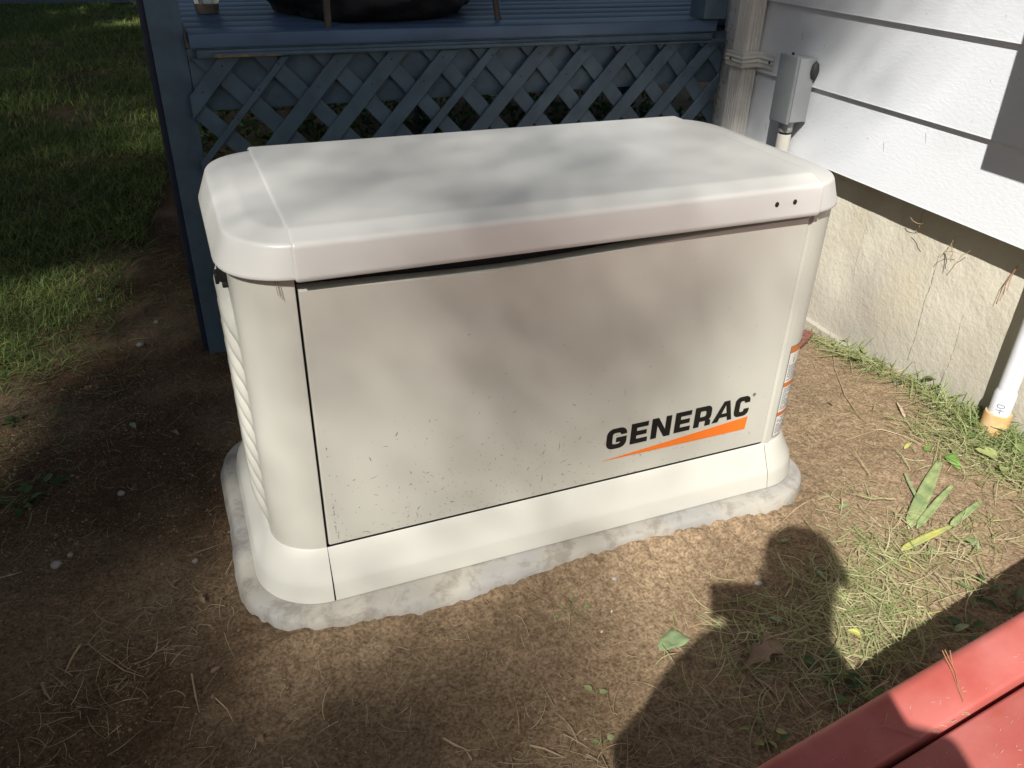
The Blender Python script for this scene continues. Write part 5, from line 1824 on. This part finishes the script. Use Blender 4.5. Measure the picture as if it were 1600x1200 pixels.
def sky_block_tree(loc, hgt, cr_r, cr_z, nleaf, label, size=.34):  # unseen trees added around the view to hold back sky light
    t = empty('added_tree', loc)
    tag(t, label, 'tree', 'added trees that hold back sky light, outside the frame')
    x0, y0, z0 = loc
    obj('trunk', tube_bm([(x0, y0, z0 - .2), (x0 + .1, y0, z0 + hgt * .3), (x0, y0 + .1, z0 + hgt * .6), (x0, y0, z0 + hgt * .85)], [.28, .22, .15, .06], 12), M_BARK, t, 60)
    for k in range(6):
        a = k * 1.05 + .3; h = hgt * (.35 + .07 * k)
        obj('limb', tube_bm([(x0, y0, z0 + h), (x0 + math.cos(a) * cr_r * .4, y0 + math.sin(a) * cr_r * .4, z0 + h + .7), (x0 + math.cos(a) * cr_r * .8, y0 + math.sin(a) * cr_r * .8, z0 + h + 1.5)], [.09, .06, .02], 7), M_BARK, t, 60)
    nc = 70
    cc = rng.normal(0, 1, (nc, 3)); cc /= np.linalg.norm(cc, axis=1)[:, None]
    cc *= (rng.random(nc) ** .45)[:, None] * np.array([cr_r, cr_r, cr_z])
    q = cc[rng.integers(0, nc, nleaf)] + rng.normal(0, cr_r * .17, (nleaf, 3))
    q += np.array([x0, y0, z0 + hgt * .68])
    # leaves in the sun path are dropped, so only sky light is held back
    qa, qb, qs = q @ E1, q @ E3, q @ SU
    q = q[~((qa > -8.0) & (qa < 2.6) & (qb > -1.4) & (qb < 6.0) & (qs < -1))]
    leaf_cloud('crown', q, size, M_TREE, parent=t)


sky_block_tree((-9.8, 4.5, -.2), 9.5, 3.4, 3.0, 9000, 'added dense shade tree left of the lawn, outside the frame')
sky_block_tree((-9.0, 9.5, -.3), 10.5, 4.0, 3.4, 9000, 'added tall shade tree at the far left of the lawn, outside the frame')
sky_block_tree((2.2, 6.6, -.25), 14, 4.3, 3.0, 12000, 'added tall tree behind the deck, its high crown holding back overhead sky light')
for (tx, ty, th, trr, tl) in [(-5.0, -12.0, 6.8, 3.2, 'added leafy tree behind the photographer to the left of the sun line'), (-1.0, -10.5, 8.5, 3.6, 'added leafy tree straight behind the photographer'), (4.0, -11.5, 10.0, 4.2, 'added leafy tree behind the photographer beyond the house corner'),
                              (-12.5, 1.0, 10, 4.2, 'added dense tree left of the lawn, second from the driveway'), (-12.5, 7.5, 11, 4.4, 'added dense tree left of the lawn beside the driveway'), (7.0, 9.0, 12, 4.6, 'added dense tree behind the house, right of the deck')]:
    sky_block_tree((tx, ty, -.1), th, trr, trr * .85, 11000, tl, .40)
sky_block_tree((-4.5, 17.5, -.3), 10, 4.2, 3.4, 9000, 'added broad tree beyond the driveway, trunk above the frame')
sky_block_tree((3.0, 16.0, -.3), 10, 4.0, 3.6, 9000, 'added bushy tree behind the deck, hidden by the frame edge')
sky_block_tree((-11.5, -2.5, -.1), 9.0, 2.8, 2.6, 7000, 'added slender shade tree left of the photographer')

# ================================================================== PERSON WITH PHONE (behind the camera, casting the shadow)
F2 = Vector((.375, .927, 0)); R2 = Vector((.927, -.375, 0)); UP = Vector((0, 0, 1))


def e12(a, c, z):
    return Vector((E1[0] * a + .6607 * c, E1[1] * a + .7506 * c, z))


gp = -.045
head_c = e12(.888, -1.235, 1.500)
chest = e12(.86, -1.32, 1.07)
neck = e12(.890, -1.275, 1.335)
pelvis = e12(.815, -1.36, .86)
shL = e12(.735, -1.26, 1.235); shR = e12(1.045, -1.29, 1.185)
Rc_ = Vector(RM[:, 0]); Uc_ = Vector(RM[:, 1]); Bc_ = Vector(RM[:, 2])
phc = Vector(CAMP) + Rc_ * .076 - Uc_ * .018 + Bc_ * .012
handL = e12(.775, -1.035, 1.105)
handR = phc + Rc_ * .098 + Bc_ * .014 - Uc_ * .02
elL = e12(.645, -1.20, .93); elR = e12(1.09, -1.25, .95)
hipL = pelvis - R2 * .09 - UP * .04; hipR = pelvis + R2 * .09 - UP * .04
knL = hipL + F2 * .05 - UP * .40; knR = hipR + F2 * .03 - UP * .40
anL = knL - F2 * .04 - UP * .37; anR = knR - F2 * .04 - UP * .37
anL.z = anR.z = gp + .075
verts = []; edges = []; radii = []


def V_(p, r):
    verts.append(tuple(p)); radii.append(r); return len(verts) - 1


def E_(a, c): edges.append((a, c))


pv = V_(pelvis, (.155, .125))
wa = V_(pelvis.lerp(chest, .45), (.185, .13)); E_(pv, wa)
cs_ = V_(chest, (.150, .125)); E_(wa, cs_)
nb_ = V_(chest.lerp(neck, .62), (.150, .10)); E_(cs_, nb_)
shadow_fill = V_(e12(.800, -1.24, 1.305), (.062, .062)); E_(nb_, shadow_fill)  # lumps added by the shoulder to close bright gaps in the cast shadow
shadow_fill2 = V_(e12(.748, -1.22, 1.262), (.050, .050)); E_(shadow_fill, shadow_fill2)
nk = V_(neck, (.066, .062)); E_(nb_, nk)
hd0 = V_(neck.lerp(head_c, .45), (.066, .068)); E_(nk, hd0)
hd1 = V_(head_c - UP * .01, (.074, .086)); E_(hd0, hd1)
hd2 = V_(head_c + UP * .050, (.070, .080)); E_(hd1, hd2)
for sh, el, ha in ((shL, elL, handL), (shR, elR, handR)):
    a = V_(sh, (.080, .085)); E_(cs_, a)
    a2 = V_(sh.lerp(el, .55), (.050, .050)); E_(a, a2)
    c = V_(el, (.058, .058)); E_(a2, c)
    d = V_(el.lerp(ha, .5), (.050, .050)); E_(c, d)
    w = V_(el.lerp(ha, .86), (.044, .044)); E_(d, w)
    h = V_(ha.lerp(el, .06), (.050, .050) if sh is shL else (.036, .022)); E_(w, h)
for hp, kn, an in ((hipL, knL, anL), (hipR, knR, anR)):
    a = V_(hp, (.098, .098)); E_(pv, a)
    a2 = V_(hp.lerp(kn, .5), (.080, .080)); E_(a, a2)
    c = V_(kn, (.060, .060)); E_(a2, c)
    d = V_(kn.lerp(an, .4), (.056, .056)); E_(c, d)
    w = V_(an, (.038, .040)); E_(d, w)
    hl = V_(an + F2 * .02 - UP * .035, (.038, .036)); E_(w, hl)
    tt = V_(an + F2 * .17 - UP * .048, (.034, .024)); E_(hl, tt)


def skin_obj(name, verts, edges, radii, root, m, parent=None, sub=2):
    me = bpy.data.meshes.new(name)
    me.from_pydata(verts, edges, [])
    o = bpy.data.objects.new(name, me); COL.objects.link(o)
    sk = o.modifiers.new('skin', 'SKIN')
    if not me.skin_vertices:
        me.attributes.new('skin', 'FLOAT', 'POINT')
    sv = me.skin_vertices[0].data
    for i, r in enumerate(radii):
        sv[i].radius = r; sv[i].use_root = (i == root)
    sb = o.modifiers.new('sub', 'SUBSURF'); sb.levels = sub; sb.render_levels = sub
    dg = bpy.context.evaluated_depsgraph_get()
    m2 = bpy.data.meshes.new_from_object(o.evaluated_get(dg))
    bpy.data.objects.remove(o)
    m2.name = name
    m2.materials.clear()
    return m2


pm = skin_obj('body', verts, edges, radii, pv, M_SKIN)
for mm in (M_SKIN, M_SHIRT, M_PANTS, M_BLACK): pm.materials.append(mm)
pm.polygons.foreach_set('use_smooth', np.ones(len(pm.polygons), bool))
hpv = Vector(pelvis)
for f in pm.polygons:
    c = f.center
    dh = min((c - handL).length, (c - handR).length)
    if c.z < gp + .10: f.material_index = 3
    elif c.z < hpv.z + .06: f.material_index = 2
    elif c.z > neck.z - .02 and (c - head_c).length < .30: f.material_index = 0
    elif dh < .22: f.material_index = 0
    else: f.material_index = 1
person = empty('person', (pelvis.x, pelvis.y, gp))
tag(person, 'standing person holding up a phone, seen only as the dark shadow on the soil', 'person')
link('body', pm, None, person)
# face: nose, ears, eyes, mouth facing the phone
fdir = (phc - head_c); fdir.z *= .6; fdir.normalize()
fr = fdir.cross(UP).normalized(); fu = fr.cross(fdir).normalized()


def ell(c, a, bx, cz, m, name):
    b = bmesh.new(); bmesh.ops.create_icosphere(b, subdivisions=3, radius=1)
    M3 = Matrix((fr * a, fdir * bx, fu * cz)).transposed().to_4x4()
    b.transform(Matrix.Translation(c) @ M3)
    return obj(name, b, m, person, 80)


ell(head_c + fdir * .098 - fu * .012, .013, .016, .024, M_SKIN, 'nose')
for s in (-1, 1):
    ell(head_c + fr * .088 * s - fu * .01, .008, .018, .030, M_SKIN, 'ear')
    ell(head_c + fdir * .084 + fr * .032 * s + fu * .012, .012, .008, .008, mat('eye_white', (.8, .8, .8), .2), 'eye')
ell(head_c + fdir * .088 - fu * .052, .024, .008, .006, mat('lips', (.4, .13, .11), .5), 'mouth')
b = bmesh.new(); bmesh.ops.create_icosphere(b, subdivisions=4, radius=1)
for v in b.verts:
    v.co *= 1 + .05 * mnoise.noise(v.co * 4)
M3 = Matrix((fr * .080, fdir * .094, fu * .086)).transposed().to_4x4()
b.transform(Matrix.Translation(head_c - fdir * .014 + fu * .026) @ M3)
for v in list(b.verts):
    r = v.co - head_c
    if r.dot(fdir) > .055 and r.dot(fu) < .05 or r.dot(fu) < -.06: b.verts.remove(v)
obj('hair', b, M_HAIR, person, 80)
# fingers closing round the phone ends
for s, ha in ((-1, handL), (1, handR)):
    for k in range(4):
        o0 = ha - Uc_ * (.028 - .017 * k) + Bc_ * .004
        L = [.9, 1.0, .95, .75][k]
        pts = [o0 + Bc_ * .012, o0 + Rc_ * s * .012 - Bc_ * .012 * L, o0 - Rc_ * s * .004 - Bc_ * .030 * L, o0 - Rc_ * s * .026 * L - Bc_ * .034]
        obj('finger', tube_bm(pts, [.0090, .0085, .0078, .0062], 8), M_SKIN, person, 70)
    pts = [ha - Uc_ * .01 + Bc_ * .012, ha + Uc_ * .01 - Rc_ * s * .012 + Bc_ * .012, ha + Uc_ * .012 - Rc_ * s * .034 + Bc_ * .010]
    obj('thumb', tube_bm(pts, [.012, .0100, .0075], 8), M_SKIN, person, 70)
# the phone, its lens right behind the camera position
ph = empty('phone', phc)
tag(ph, 'dark smartphone held level in both hands of the person', 'phone')
b = box_bm(-.0735, .0735, -.0355, .0355, 0, .008, .003, seg=3)
b.transform(Matrix.Translation(phc) @ Matrix(RM.tolist()).to_4x4())
obj('case', b, M_BLACK, ph, 40)
b = box_bm(-.070, .070, -.032, .032, .0082, .0086)
b.transform(Matrix.Translation(phc) @ Matrix(RM.tolist()).to_4x4())
obj('screen', b, mat('screen_glass', (.02, .02, .025), .1), ph)
